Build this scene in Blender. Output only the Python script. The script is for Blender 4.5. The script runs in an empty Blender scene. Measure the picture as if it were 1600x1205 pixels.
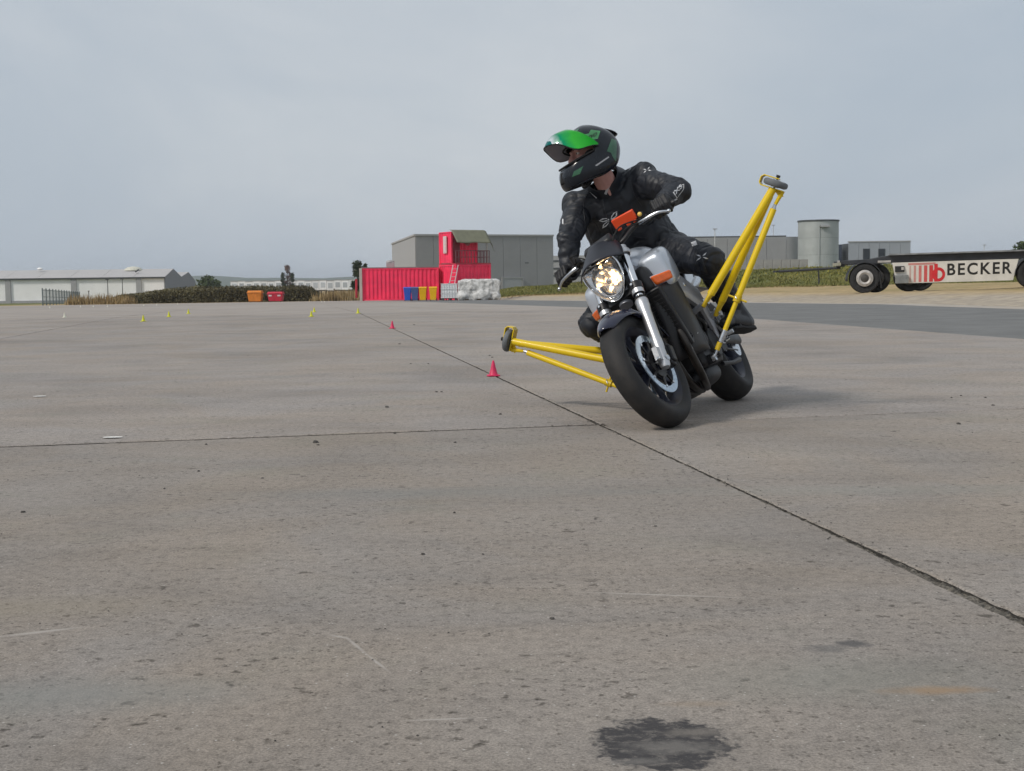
import bpy, bmesh, math, random
import numpy as np
from mathutils import Vector, Matrix, noise
from mathutils.bvhtree import BVHTree

random.seed(7); rng = np.random.default_rng(7)
scene = bpy.context.scene
COL = scene.collection
R = math.radians

# ------------------------------------------------------------------ camera
F_PX, CAM_H, HZ, ROLL = 2030.4, 0.6967, 440.0, 0.0125
PITCH = math.atan((602.5 - HZ) / F_PX)
cam_d = bpy.data.cameras.new('camera'); cam = bpy.data.objects.new('camera', cam_d); COL.objects.link(cam)
cam_d.sensor_width = 36.0; cam_d.lens = 36.0 * F_PX / 1600.0
cam_d.clip_start = 0.05; cam_d.clip_end = 20000
CAMM = Matrix.Translation((0, 0, CAM_H)) @ Matrix.Rotation(R(90) - PITCH, 4, 'X') @ Matrix.Rotation(-ROLL, 4, 'Z')
cam.matrix_world = CAMM
scene.camera = cam

# ------------------------------------------------------------------ sky, sun, exposure
SUN_DIR = Vector((0.62, 0.42, -0.66)).normalized()        # the way the light travels
SUN_EL = math.asin(-SUN_DIR.z); SUN_AZ = math.atan2(-SUN_DIR.x, -SUN_DIR.y)
world = bpy.data.worlds.new('World'); scene.world = world; world.use_nodes = True
nt = world.node_tree; nt.nodes.clear()
def wn(t, **k):
    n = nt.nodes.new(t)
    for a, b in k.items(): setattr(n, a, b)
    return n
out = wn('ShaderNodeOutputWorld'); bg = wn('ShaderNodeBackground'); bg.inputs[1].default_value = 0.1
sky = wn('ShaderNodeTexSky', sky_type='NISHITA', sun_disc=False)
sky.sun_elevation = SUN_EL; sky.sun_rotation = SUN_AZ; sky.dust_density = 4.0; sky.air_density = 1.2
tc = wn('ShaderNodeTexCoord'); mp = wn('ShaderNodeMapping'); mp.inputs['Scale'].default_value = (1.0, 1.0, 1.8)
mp.inputs['Rotation'].default_value = (0.0, 0.14, 0.3)
nz = wn('ShaderNodeTexNoise'); nz.inputs['Scale'].default_value = 2.6; nz.inputs['Detail'].default_value = 7; nz.inputs['Roughness'].default_value = 0.55
nz.inputs['Distortion'].default_value = 0.5
cr = wn('ShaderNodeValToRGB')
cr.color_ramp.elements[0].position = 0.32; cr.color_ramp.elements[0].color = (4.25, 4.90, 5.65, 1)
cr.color_ramp.elements[1].position = 0.70; cr.color_ramp.elements[1].color = (5.95, 6.30, 6.65, 1)
mixs = wn('ShaderNodeMix', data_type='RGBA'); mixs.inputs['Factor'].default_value = 0.93
L = nt.links.new
L(tc.outputs['Generated'], mp.inputs[0]); L(mp.outputs[0], nz.inputs['Vector']); 
sx = wn('ShaderNodeSeparateXYZ'); L(tc.outputs['Generated'], sx.inputs[0])
el = wn('ShaderNodeMapRange'); el.inputs['From Min'].default_value = .0; el.inputs['From Max'].default_value = .34; el.inputs['To Min'].default_value = -.10; el.inputs['To Max'].default_value = .085; el.clamp = True; L(sx.outputs['Z'], el.inputs[0])
ad = wn('ShaderNodeMath', operation='ADD'); L(nz.outputs['Fac'], ad.inputs[0]); L(el.outputs[0], ad.inputs[1]); L(ad.outputs[0], cr.inputs[0])
L(sky.outputs[0], mixs.inputs['A']); L(cr.outputs[0], mixs.inputs['B']); L(mixs.outputs['Result'], bg.inputs[0]); L(bg.outputs[0], out.inputs[0])
sun_d = bpy.data.lights.new('sun', 'SUN'); sun_d.energy = 2.2; sun_d.angle = R(9); sun_d.color = (1.0, 0.94, 0.86)
sun = bpy.data.objects.new('sun', sun_d); COL.objects.link(sun)
sun.rotation_euler = SUN_DIR.to_track_quat('-Z', 'Y').to_euler(); sun.location = (-20, -20, 30)
scene.view_settings.view_transform = 'Standard'; scene.view_settings.look = 'None'
scene.cycles.max_bounces = 6; scene.cycles.diffuse_bounces = 3; scene.cycles.use_adaptive_sampling = True; scene.cycles.adaptive_threshold = .02
scene.view_settings.exposure = 0.06; scene.view_settings.gamma = 1.0

# ------------------------------------------------------------------ coordinates
def ray(px, py):
    d = Vector(((px - 800) / F_PX, -(py - 602.5) / F_PX, -1.0))
    return (CAMM.to_3x3() @ d)
def P(px, py, d):                      # world point at depth d (metres along +Y)
    r = ray(px, py or 450); return Vector((0, 0, CAM_H)) + r * (d / r.y)
def GP(px, py, z=0.0):
    r = ray(px, py); return Vector((0, 0, CAM_H)) + r * ((z - CAM_H) / r.z)
# apron coordinates: s across the long joints, v along them
AO = Vector((1.45, 0)); EC = Vector((.9766, .2149)); EL = Vector((-.1614, .9869)); V2 = 31.0
def gz(v): return 0.0 if v < V2 else max(-0.0102 * (v - V2), -2.8)
def A(s, v, dz=0.0):
    p = AO + EC * s + EL * v; return (p.x, p.y, gz(v) + dz)
def SV(x, y):
    dx, dy = x - AO.x, y - AO.y; det = EC.x * EL.y - EC.y * EL.x
    return ((dx * EL.y - dy * EL.x) / det, (EC.x * dy - EC.y * dx) / det)
def sstep(a, b, x):
    t = min(1, max(0, (x - a) / (b - a))); return t * t * (3 - 2 * t)
def yb(x): return 113 - .28 * x - 1.6 * max(0.0, x - 19) + .9 * max(0.0, x - 32)      # where the grass bank begins
def tz(x, y):                          # terrain height
    s, v = SV(x, y)
    z = gz(v)
    z += (0.28 * sstep(14.5, 18, s) + .33 * sstep(19, 34, s)) * sstep(10, 30, v)
    if x > -4: z += (.75 + 1.0 * sstep(3, 18, x)) * sstep(0, 30, y - yb(x)) * sstep(-4, 1, x) * (1 - .5 * sstep(40, 75, y - yb(x)))
    if s > 14: z += 0.10 * noise.noise((x * .25, y * .25, 3)) * sstep(15, 22, s)
    return z

# ------------------------------------------------------------------ mesh helpers
class M:
    def __init__(self): self.v = []; self.f = []
    def add(self, v, f):
        o = len(self.v); self.v += [tuple(p) for p in v]; self.f += [tuple(i + o for i in q) for q in f]; return self
    def box(self, c, s, rot=None, taper=1.0):
        c = Vector(c); hx, hy, hz = s[0] / 2, s[1] / 2, s[2] / 2; vs = []
        for z in (-1, 1):
            k = taper if z > 0 else 1.0
            for x, y in ((-1, -1), (1, -1), (1, 1), (-1, 1)):
                p = Vector((x * hx * k, y * hy * k, z * hz))
                if rot is not None: p = rot @ p
                vs.append(c + p)
        return self.add(vs, [(3, 2, 1, 0), (4, 5, 6, 7), (0, 1, 5, 4), (1, 2, 6, 5), (2, 3, 7, 6), (3, 0, 4, 7)])
    def tube(self, pts, r, n=12, cap=True, sx=1.0, up=None, smooth_path=0, closed=False):
        pts = [Vector(p) for p in pts]
        if smooth_path:
            pts, r = spline(pts, r, smooth_path)
        m = len(pts); rr = r if isinstance(r, (list, tuple)) else [r] * m
        t0 = (pts[1] - pts[0]).normalized()
        ref = Vector(up) if up is not None else (Vector((0, 0, 1)) if abs(t0.z) < .9 else Vector((1, 0, 0)))
        nrm = (ref - t0 * ref.dot(t0)).normalized(); vs = []
        for i, p in enumerate(pts):
            if closed: t = (pts[(i + 1) % m] - pts[i - 1]).normalized()
            else: t = (pts[min(i + 1, m - 1)] - pts[max(i - 1, 0)]).normalized()
            nrm = (nrm - t * nrm.dot(t)).normalized(); b = t.cross(nrm)
            for k in range(n):
                a = 2 * math.pi * k / n
                vs.append(p + nrm * (math.cos(a) * rr[i]) + b * (math.sin(a) * rr[i] * sx))
        fs = []
        for i in range(m if closed else m - 1):
            j = (i + 1) % m
            for k in range(n): fs.append((i * n + k, i * n + (k + 1) % n, j * n + (k + 1) % n, j * n + k))
        if cap and not closed: fs += [tuple(range(n - 1, -1, -1)), tuple((m - 1) * n + k for k in range(n))]
        return self.add(vs, fs)
    def lathe(self, prof, o, axis, n=32, closed=False, cap=False):
        o = Vector(o); ax = Vector(axis).normalized()
        ref = Vector((0, 0, 1)) if abs(ax.z) < .9 else Vector((0, 1, 0))
        u = (ref - ax * ref.dot(ax)).normalized(); w = ax.cross(u); m = len(prof); vs = []
        for a, r in prof:
            for k in range(n):
                t = 2 * math.pi * k / n; vs.append(o + ax * a + u * (r * math.cos(t)) + w * (r * math.sin(t)))
        fs = []
        for i in range(m if closed else m - 1):
            j = (i + 1) % m
            for k in range(n): fs.append((i * n + k, i * n + (k + 1) % n, j * n + (k + 1) % n, j * n + k))
        if cap: fs += [tuple(range(n - 1, -1, -1)), tuple((m - 1) * n + k for k in range(n))]
        return self.add(vs, fs)
    def ell(self, c, r, rot=None, nu=16, nv=10):
        c = Vector(c); vs = []; fs = []
        for j in range(nv + 1):
            ph = -math.pi / 2 + math.pi * j / nv
            for i in range(nu):
                th = 2 * math.pi * i / nu
                p = Vector((r[0] * math.cos(ph) * math.cos(th), r[1] * math.cos(ph) * math.sin(th), r[2] * math.sin(ph)))
                if rot is not None: p = rot @ p
                vs.append(c + p)
        for j in range(nv):
            for i in range(nu): fs.append((j * nu + i, j * nu + (i + 1) % nu, (j + 1) * nu + (i + 1) % nu, (j + 1) * nu + i))
        return self.add(vs, fs)
    def caps(self, p0, p1, r0, r1, n=14, sx=1.0, up=None):    # tapered capsule
        p0, p1 = Vector(p0), Vector(p1); d = (p1 - p0).normalized(); pts = []; rr = []
        for k in range(5):
            a = math.pi / 2 * (1 - k / 4.0); pts.append(p0 - d * (r0 * math.sin(a))); rr.append(max(r0 * math.cos(a), r0 * .02))
        for k in range(5):
            a = math.pi / 2 * (k / 4.0); pts.append(p1 + d * (r1 * math.sin(a))); rr.append(max(r1 * math.cos(a), r1 * .02))
        return self.tube(pts, rr, n, sx=sx, up=up)
    def loft(self, rings, cap=True, closed=False):
        n = len(rings[0]); vs = [p for r_ in rings for p in r_]; fs = []; m = len(rings)
        for i in range(m if closed else m - 1):
            j = (i + 1) % m
            for k in range(n): fs.append((i * n + k, i * n + (k + 1) % n, j * n + (k + 1) % n, j * n + k))
        if cap and not closed: fs += [tuple(range(n - 1, -1, -1)), tuple((m - 1) * n + k for k in range(n))]
        return self.add(vs, fs)
    def grid(self, fn, nu, nv, thick=None):
        vs = []; fs = []
        for j in range(nv + 1):
            for i in range(nu + 1): vs.append(fn(i / nu, j / nv))
        w = nu + 1
        for j in range(nv):
            for i in range(nu): fs.append((j * w + i, j * w + i + 1, (j + 1) * w + i + 1, (j + 1) * w + i))
        return self.add(vs, fs)
    def prism(self, poly, o, u, w, d):           # 2-D outline in plane (o,u,w), pushed by vector d
        o, u, w, d = Vector(o), Vector(u), Vector(w), Vector(d); n = len(poly)
        a = [o + u * p[0] + w * p[1] for p in poly]; vs = a + [p + d for p in a]
        fs = [tuple(range(n - 1, -1, -1)), tuple(range(n, 2 * n))] + [(k, (k + 1) % n, n + (k + 1) % n, n + k) for k in range(n)]
        return self.add(vs, fs)
    def xf(self, fn): self.v = [tuple(fn(Vector(p))) for p in self.v]; return self
    def mesh(self, name):
        me = bpy.data.meshes.new(name); me.from_pydata(self.v, [], self.f); me.update(); return me

def spline(pts, r, k):
    m = len(pts); rr = r if isinstance(r, (list, tuple)) else [r] * m; op = []; orr = []
    for i in range(m - 1):
        p0, p1, p2, p3 = pts[max(i - 1, 0)], pts[i], pts[i + 1], pts[min(i + 2, m - 1)]
        for j in range(k):
            t = j / k; t2, t3 = t * t, t * t * t
            op.append(.5 * ((2 * p1) + (p2 - p0) * t + (2 * p0 - 5 * p1 + 4 * p2 - p3) * t2 + (3 * p1 - p0 - 3 * p2 + p3) * t3))
            orr.append(rr[i] + (rr[i + 1] - rr[i]) * t)
    op.append(pts[-1]); orr.append(rr[-1]); return op, orr

def fixnormals(me):
    bm = bmesh.new(); bm.from_mesh(me); bmesh.ops.recalc_face_normals(bm, faces=bm.faces); bm.to_mesh(me); bm.free()

def obj(name, m, mat, parent=None, smooth=True, ang=35, bev=0, sub=0, solid=0, fix=True, kind=None, seg=2):
    me = m.mesh(name) if isinstance(m, M) else m
    if fix and isinstance(m, M): fixnormals(me)
    if smooth:
        me.polygons.foreach_set('use_smooth', [True] * len(me.polygons))
        if not sub: me.set_sharp_from_angle(angle=R(ang))
    if mat is not None and not len(me.materials): me.materials.append(mat)
    o = bpy.data.objects.new(name, me); COL.objects.link(o)
    if parent is not None: o.parent = parent
    if solid: k = o.modifiers.new('s', 'SOLIDIFY'); k.thickness = solid; k.offset = 0
    if sub: k = o.modifiers.new('ss', 'SUBSURF'); k.levels = sub; k.render_levels = sub
    if bev: k = o.modifiers.new('b', 'BEVEL'); k.width = bev; k.segments = seg; k.limit_method = 'ANGLE'; k.angle_limit = R(32)
    if kind: o['kind'] = kind
    return o
def inst(src, name, parent=None, loc=None, rot=None):
    o = src.copy(); o.name = name; COL.objects.link(o); o.parent = parent
    if loc is not None: o.location = loc
    if rot is not None: o.rotation_euler = rot
    return o
def tag(o, label, cat, group=None):
    o['label'] = label; o['category'] = cat
    if group: o['group'] = group
    return o
def empty(name, loc=(0, 0, 0), rz=0.0, mw=None):
    o = bpy.data.objects.new(name, None); COL.objects.link(o); o.empty_display_size = .2
    if mw is not None: o.matrix_world = mw
    else: o.location = loc; o.rotation_euler = (0, 0, rz)
    return o
def copy_tree(o, parent=None):
    c = o.copy(); COL.objects.link(c); c.parent = parent
    for ch in o.children: copy_tree(ch, c)
    return c
def remesh(m, vox, smooth=4, fac=.5):
    me = m.mesh('tmp'); fixnormals(me); o = bpy.data.objects.new('tmp', me); COL.objects.link(o)
    k = o.modifiers.new('r', 'REMESH'); k.mode = 'VOXEL'; k.voxel_size = vox
    if smooth: k = o.modifiers.new('s', 'SMOOTH'); k.factor = fac; k.iterations = smooth
    dg = bpy.context.evaluated_depsgraph_get(); e = o.evaluated_get(dg); res = bpy.data.meshes.new_from_object(e)
    bpy.data.objects.remove(o); bpy.data.meshes.remove(me); return res

# ------------------------------------------------------------------ materials
MATS = {}
def mat(name, col, rough=.6, metal=0.0, var=.12, vs=6.0, bump=0.0, bs=60.0, rv=0.08, spec=.5, coat=0.0, emit=None, es=0, trans=0, ior=1.45, col2=None, detail=5, objrand=0.0, fac2=None):
    m = bpy.data.materials.new(name); m.use_nodes = True; n = m.node_tree; b = n.nodes['Principled BSDF']; MATS[name] = m
    l = n.links.new
    b.inputs['Roughness'].default_value = rough; b.inputs['Metallic'].default_value = metal
    b.inputs['Specular IOR Level'].default_value = spec; b.inputs['IOR'].default_value = ior
    b.inputs['Coat Weight'].default_value = coat; b.inputs['Coat Roughness'].default_value = .08
    b.inputs['Transmission Weight'].default_value = trans
    b.inputs['Base Color'].default_value = (*col, 1)
    if emit: b.inputs['Emission Color'].default_value = (*emit, 1); b.inputs['Emission Strength'].default_value = es
    t = n.nodes.new('ShaderNodeTexCoord')
    if var or col2:
        z = n.nodes.new('ShaderNodeTexNoise'); z.inputs['Scale'].default_value = vs; z.inputs['Detail'].default_value = detail; z.inputs['Roughness'].default_value = .6
        l(t.outputs['Object'], z.inputs['Vector'])
        rp = n.nodes.new('ShaderNodeValToRGB'); lo, hi = fac2 or (.33, .67)
        rp.color_ramp.elements[0].position = lo; rp.color_ramp.elements[1].position = hi
        if col2: rp.color_ramp.elements[0].color = (*col, 1); rp.color_ramp.elements[1].color = (*col2, 1)
        else:
            rp.color_ramp.elements[0].color = (*[c * (1 - var) for c in col], 1); rp.color_ramp.elements[1].color = (*[min(1, c * (1 + var)) for c in col], 1)
        l(z.outputs['Fac'], rp.inputs[0]); src = rp.outputs[0]
        if objrand:
            oi = n.nodes.new('ShaderNodeObjectInfo'); mr = n.nodes.new('ShaderNodeMapRange'); mr.inputs['To Min'].default_value = 1 - objrand; mr.inputs['To Max'].default_value = 1 + objrand
            l(oi.outputs['Random'], mr.inputs[0]); mx = n.nodes.new('ShaderNodeMix'); mx.data_type = 'RGBA'; mx.blend_type = 'MULTIPLY'; mx.inputs['Factor'].default_value = 1
            l(src, mx.inputs['A']); l(mr.outputs[0], mx.inputs['B']); src = mx.outputs['Result']
        l(src, b.inputs['Base Color'])
        if rv:
            mr = n.nodes.new('ShaderNodeMapRange'); mr.inputs['To Min'].default_value = max(.02, rough - rv); mr.inputs['To Max'].default_value = min(1, rough + rv)
            l(z.outputs['Fac'], mr.inputs[0]); l(mr.outputs[0], b.inputs['Roughness'])
    if bump:
        z2 = n.nodes.new('ShaderNodeTexNoise'); z2.inputs['Scale'].default_value = bs; z2.inputs['Detail'].default_value = 4
        l(t.outputs['Object'], z2.inputs['Vector']); bp = n.nodes.new('ShaderNodeBump'); bp.inputs['Strength'].default_value = bump; bp.inputs['Distance'].default_value = .02
        l(z2.outputs['Fac'], bp.inputs['Height']); l(bp.outputs[0], b.inputs['Normal'])
    return m

def concrete_mat(name, base, pits=True, dark=1.0, marks=True, far=False):
    m = bpy.data.materials.new(name); m.use_nodes = True; n = m.node_tree; b = n.nodes['Principled BSDF']; l = n.links.new
    N = n.nodes.new
    geo = N('ShaderNodeNewGeometry'); pos = geo.outputs['Position']
    def noise_(scale, detail=5, rough=.6, dist=0.0, sc=None):
        z = N('ShaderNodeTexNoise'); z.inputs['Scale'].default_value = scale; z.inputs['Detail'].default_value = detail; z.inputs['Roughness'].default_value = rough; z.inputs['Distortion'].default_value = dist
        if sc is not None:
            mpn = N('ShaderNodeMapping'); mpn.inputs['Scale'].default_value = sc; mpn.inputs['Rotation'].default_value = (0, 0, .16); l(pos, mpn.inputs[0]); l(mpn.outputs[0], z.inputs['Vector'])
        else: l(pos, z.inputs['Vector'])
        return z.outputs['Fac']
    def ramp(x, stops):
        r = N('ShaderNodeValToRGB'); e = r.color_ramp.elements
        while len(e) < len(stops): e.new(.5)
        for k, (p, c) in enumerate(stops):
            e[k].position = p; e[k].color = (*c, 1) if not isinstance(c, (int, float)) else (c, c, c, 1)
        l(x, r.inputs[0]); return r.outputs[0]
    def mixc(a, bb, f=1.0, mode='MULTIPLY'):
        x = N('ShaderNodeMix'); x.data_type = 'RGBA'; x.blend_type = mode
        if isinstance(f, (int, float)): x.inputs['Factor'].default_value = f
        else: l(f, x.inputs['Factor'])
        for s, q in (('A', a), ('B', bb)):
            if isinstance(q, tuple): x.inputs[s].default_value = (*q, 1)
            else: l(q, x.inputs[s])
        return x.outputs['Result']
    c = [v * dark for v in base]
    col = ramp(noise_(.55, 6, .62, .4), [(.27, tuple(x * .78 for x in c)), (.5, tuple(c)), (.73, tuple(min(1, x * 1.12) for x in c))])
    # streaks dragged across the slab
    col = mixc(col, ramp(noise_(1.0, 6, .68, .9, (1.0, 2.6, 1)), [(.3, .84), (.5, 1.0), (.72, 1.10)]), .8)
    # warm / greenish staining
    col = mixc(col, ramp(noise_(.9, 4, .6, .8), [(.38, (1, 1, 1)), (.62, (1.05, .99, .91))]), .8)
    col = mixc(col, ramp(noise_(1.7, 4, .6, .3), [(.55, (1, 1, 1)), (.75, (.93, .97, .93))]), .8)
    # sand-grain speckle
    if not far:
      col = mixc(col, ramp(noise_(210, 2, .7), [(.3, .66), (.5, 1.0), (.7, 1.30)]), .95)
      col = mixc(col, ramp(noise_(38, 3, .7), [(.33, .78), (.5, 1.0), (.68, 1.13)]), .95)
    bh = noise_(120 if not far else 8, 2, .65)
    if pits:
        for sc_, th, dens, dk in ((28, .21, (.40, .54), .46), (13, .16, (.38, .52), .44), (64, .27, (.34, .52), .50)):
            vo = N('ShaderNodeTexVoronoi'); vo.inputs['Scale'].default_value = sc_; vo.inputs['Randomness'].default_value = 1.0
            wv = N('ShaderNodeTexNoise'); wv.inputs['Scale'].default_value = sc_ * 2.5; wv.inputs['Detail'].default_value = 2; l(pos, wv.inputs['Vector'])
            ad = N('ShaderNodeVectorMath'); ad.operation = 'MULTIPLY_ADD'; ad.inputs[1].default_value = (.9 / sc_,) * 3; l(wv.outputs['Color'], ad.inputs[0]); l(pos, ad.inputs[2])
            l(ad.outputs[0], vo.inputs['Vector'])
            msk = ramp(vo.outputs['Distance'], [(th * .55, 1.0), (th * 1.25, 0.0)])
            dn = ramp(noise_(1.3 if sc_ < 50 else 2.2, 4, .65, .5), [(dens[0], 0.0), (dens[1], 1.0)])
            rnd = N('ShaderNodeSeparateColor'); l(vo.outputs['Color'], rnd.inputs[0]); gate = ramp(rnd.outputs[0], [(.38, 0.0), (.5, 1.0)])
            mm = N('ShaderNodeMath'); mm.operation = 'MULTIPLY'; l(msk, mm.inputs[0]); l(dn, mm.inputs[1])
            m2 = N('ShaderNodeMath'); m2.operation = 'MULTIPLY'; l(mm.outputs[0], m2.inputs[0]); l(gate, m2.inputs[1])
            col = mixc(col, (dk, dk * .98, dk * .95), m2.outputs[0])
        # pale stone chips
        vo = N('ShaderNodeTexVoronoi'); vo.inputs['Scale'].default_value = 75; l(pos, vo.inputs['Vector'])
        rnd = N('ShaderNodeSeparateColor'); l(vo.outputs['Color'], rnd.inputs[0])
        mm = N('ShaderNodeMath'); mm.operation = 'MULTIPLY'; l(ramp(vo.outputs['Distance'], [(.10, 1.0), (.2, 0.0)]), mm.inputs[0]); l(ramp(rnd.outputs[1], [(.86, 0.0), (.9, 1.0)]), mm.inputs[1])
        col = mixc(col, (.52, .50, .47), mm.outputs[0], 'MIX')
        # marks with a place of their own: tar spot, black scuff, rust streak, damp patches
        shared = {}
        def spot(cx, cy, rx, ry, colr, f, soft=(.75, 1.05), nsc=22, namp=.55, rotz=0.0, mode='MIX', holes=None):
            nonlocal col
            sb_ = N('ShaderNodeVectorMath'); sb_.operation = 'SUBTRACT'; sb_.inputs[1].default_value = (cx, cy, 0); l(pos, sb_.inputs[0])
            mp_ = N('ShaderNodeMapping'); mp_.vector_type = 'TEXTURE'; mp_.inputs['Rotation'].default_value = (0, 0, rotz); mp_.inputs['Scale'].default_value = (rx, ry, 1); l(sb_.outputs[0], mp_.inputs[0])
            ln = N('ShaderNodeVectorMath'); ln.operation = 'LENGTH'; l(mp_.outputs[0], ln.inputs[0])
            if nsc not in shared: shared[nsc] = noise_(nsc, 4)
            m_ = N('ShaderNodeMath'); m_.operation = 'MULTIPLY_ADD'; m_.inputs[1].default_value = namp; l(shared[nsc], m_.inputs[0]); l(ln.outputs['Value'], m_.inputs[2])
            h = N('ShaderNodeMath'); h.operation = 'MULTIPLY'; h.inputs[1].default_value = .5; l(m_.outputs[0], h.inputs[0])
            msk = ramp(h.outputs[0], [(soft[0] / 2 + namp * .25, 1.0), (soft[1] / 2 + namp * .25, 0.0)])
            if holes:
                hz_ = ramp(noise_(holes, 5, .75, .5, (1, 1.5, 1)), [(.36, .45), (.50, 1.0)])
                q = N('ShaderNodeMath'); q.operation = 'MULTIPLY'; l(msk, q.inputs[0]); l(hz_, q.inputs[1]); msk = q.outputs[0]
            q = N('ShaderNodeMath'); q.operation = 'MULTIPLY'; q.inputs[1].default_value = f; l(msk, q.inputs[0])
            col = mixc(col, colr, q.outputs[0], mode)
        if marks:
            t = GP(1035, 1162); spot(t.x, t.y, .135, .15, (.20, .19, .18), .35, (.5, 1.2), nsc=22, namp=.8); spot(t.x, t.y, .104, .112, (.045, .044, .048), .95, (.88, 1.02), nsc=40, namp=1.1, holes=36); t = GP(1050, 1168); spot(t.x, t.y, .075, .03, (.19, .18, .17), .75, (.4, 1.2), nsc=40, namp=1.6); t = GP(1085, 1145); spot(t.x, t.y, .05, .02, (.22, .20, .18), .7, (.4, 1.2), nsc=40, namp=1.6); t = GP(1000, 1190); spot(t.x, t.y, .05, .015, (.2, .19, .18), .6, (.4, 1.2), nsc=40, namp=1.6)
            t = GP(1335, 1006); spot(t.x, t.y, .036, .026, (.08, .08, .085), .75, (.6, 1.1), nsc=40, namp=1.5); t = GP(1292, 1014); spot(t.x, t.y, .045, .028, (.12, .12, .12), .55, (.5, 1.2), nsc=40, namp=1.5)
            t = GP(1460, 1079); spot(t.x, t.y, .10, .028, (.36, .23, .125), .75, (.2, 1.1), 22, 1.3)
            t = GP(1090, 1100); spot(t.x, t.y, .07, .02, (.33, .25, .17), .3, (.3, 1.1), 22)
            t = GP(20, 950); spot(t.x, t.y, .42, .12, (.30, .26, .19), .35, (.2, 1.1), 5)
            t = GP(120, 1085); spot(t.x, t.y, .35, .12, (.25, .26, .25), .55, (.2, 1.1), 5)
            t = GP(1320, 1060); spot(t.x, t.y, .35, .16, (.25, .265, .235), .35, (.2, 1.1), 5)
            t = GP(700, 770); spot(t.x, t.y, .9, .14, (.25, .26, .255), .4, (.2, 1.1), 5)
            t = GP(1380, 765); spot(t.x, t.y, .9, .12, (.27, .275, .25), .35, (.2, 1.1), 5)
            # pale scratches
            for (x1, y1, x2, y2, wd) in ((515, 992, 545, 998, .006), (540, 995, 572, 1022, .005), (572, 1022, 608, 1050, .004), (640, 1126, 750, 1122, .005), (385, 983, 415, 980, .006), (0, 995, 130, 980, .012), (900, 925, 1180, 935, .006)):
                a_, b_ = GP(x1, y1), GP(x2, y2); dd = b_ - a_
                spot((a_.x + b_.x) / 2, (a_.y + b_.y) / 2, dd.length / 2 * 1.15, wd, (.45, .42, .39), .8, (.3, 1.1), 22, .5, math.atan2(dd.y, dd.x))
    oi = N('ShaderNodeObjectInfo')
    col = mixc(col, oi.outputs['Color'], 1.0)
    l(col, b.inputs['Base Color']); b.inputs['Roughness'].default_value = .88; b.inputs['Specular IOR Level'].default_value = .3
    bp = N('ShaderNodeBump'); bp.inputs['Strength'].default_value = .35; bp.inputs['Distance'].default_value = .004; l(bh, bp.inputs['Height']); l(bp.outputs[0], b.inputs['Normal'])
    return m

CONC = concrete_mat('concrete', (.294, .271, .250))
CONC_MID = concrete_mat('concrete_clean', (.298, .277, .257), marks=False)
CONC_FAR = concrete_mat('concrete_far', (.303, .281, .260), pits=False, far=True)
JOINT = mat('joint_fill', (.045, .042, .037), .95, var=.4, vs=40, bump=.6, bs=150)
ASPH = mat('asphalt', (.150, .152, .150), .92, var=.16, vs=1.2, bump=.3, bs=120)
# ------------------------------------------------------------------ terrain
def terrain_mat():
    m = bpy.data.materials.new('verge_soil'); m.use_nodes = True; n = m.node_tree; b = n.nodes['Principled BSDF']; l = n.links.new; N = n.nodes.new
    at = N('ShaderNodeAttribute'); at.attribute_name = 'zone'
    geo = N('ShaderNodeNewGeometry')
    z = N('ShaderNodeTexNoise'); z.inputs['Scale'].default_value = .35; z.inputs['Detail'].default_value = 6; l(geo.outputs['Position'], z.inputs['Vector'])
    z2 = N('ShaderNodeTexNoise'); z2.inputs['Scale'].default_value = 3.0; z2.inputs['Detail'].default_value = 6; l(geo.outputs['Position'], z2.inputs['Vector'])
    ad = N('ShaderNodeMath'); ad.operation = 'MULTIPLY_ADD'; ad.inputs[1].default_value = .16; l(z.outputs['Fac'], ad.inputs[0]); l(at.outputs['Fac'], ad.inputs[2])
    r = N('ShaderNodeValToRGB'); e = r.color_ramp.elements
    while len(e) < 5: e.new(.5)
    for k, (p, c) in enumerate(((.20, (.36, .315, .26)), (.32, (.40, .31, .19)), (.52, (.38, .285, .155)), (.60, (.17, .165, .055)), (.9, (.12, .13, .04)))): e[k].position = p; e[k].color = (*c, 1)
    l(ad.outputs[0], r.inputs[0])
    mx = N('ShaderNodeMix'); mx.data_type = 'RGBA'; mx.blend_type = 'MULTIPLY'; mx.inputs['Factor'].default_value = .9
    r2 = N('ShaderNodeValToRGB'); r2.color_ramp.elements[0].position = .3; r2.color_ramp.elements[0].color = (.72, .72, .72, 1); r2.color_ramp.elements[1].position = .7; r2.color_ramp.elements[1].color = (1.18, 1.16, 1.1, 1); l(z2.outputs['Fac'], r2.inputs[0])
    l(r.outputs[0], mx.inputs['A']); l(r2.outputs[0], mx.inputs['B']); l(mx.outputs['Result'], b.inputs['Base Color']); b.inputs['Roughness'].default_value = .95; b.inputs['Specular IOR Level'].default_value = .2
    return m
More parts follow.
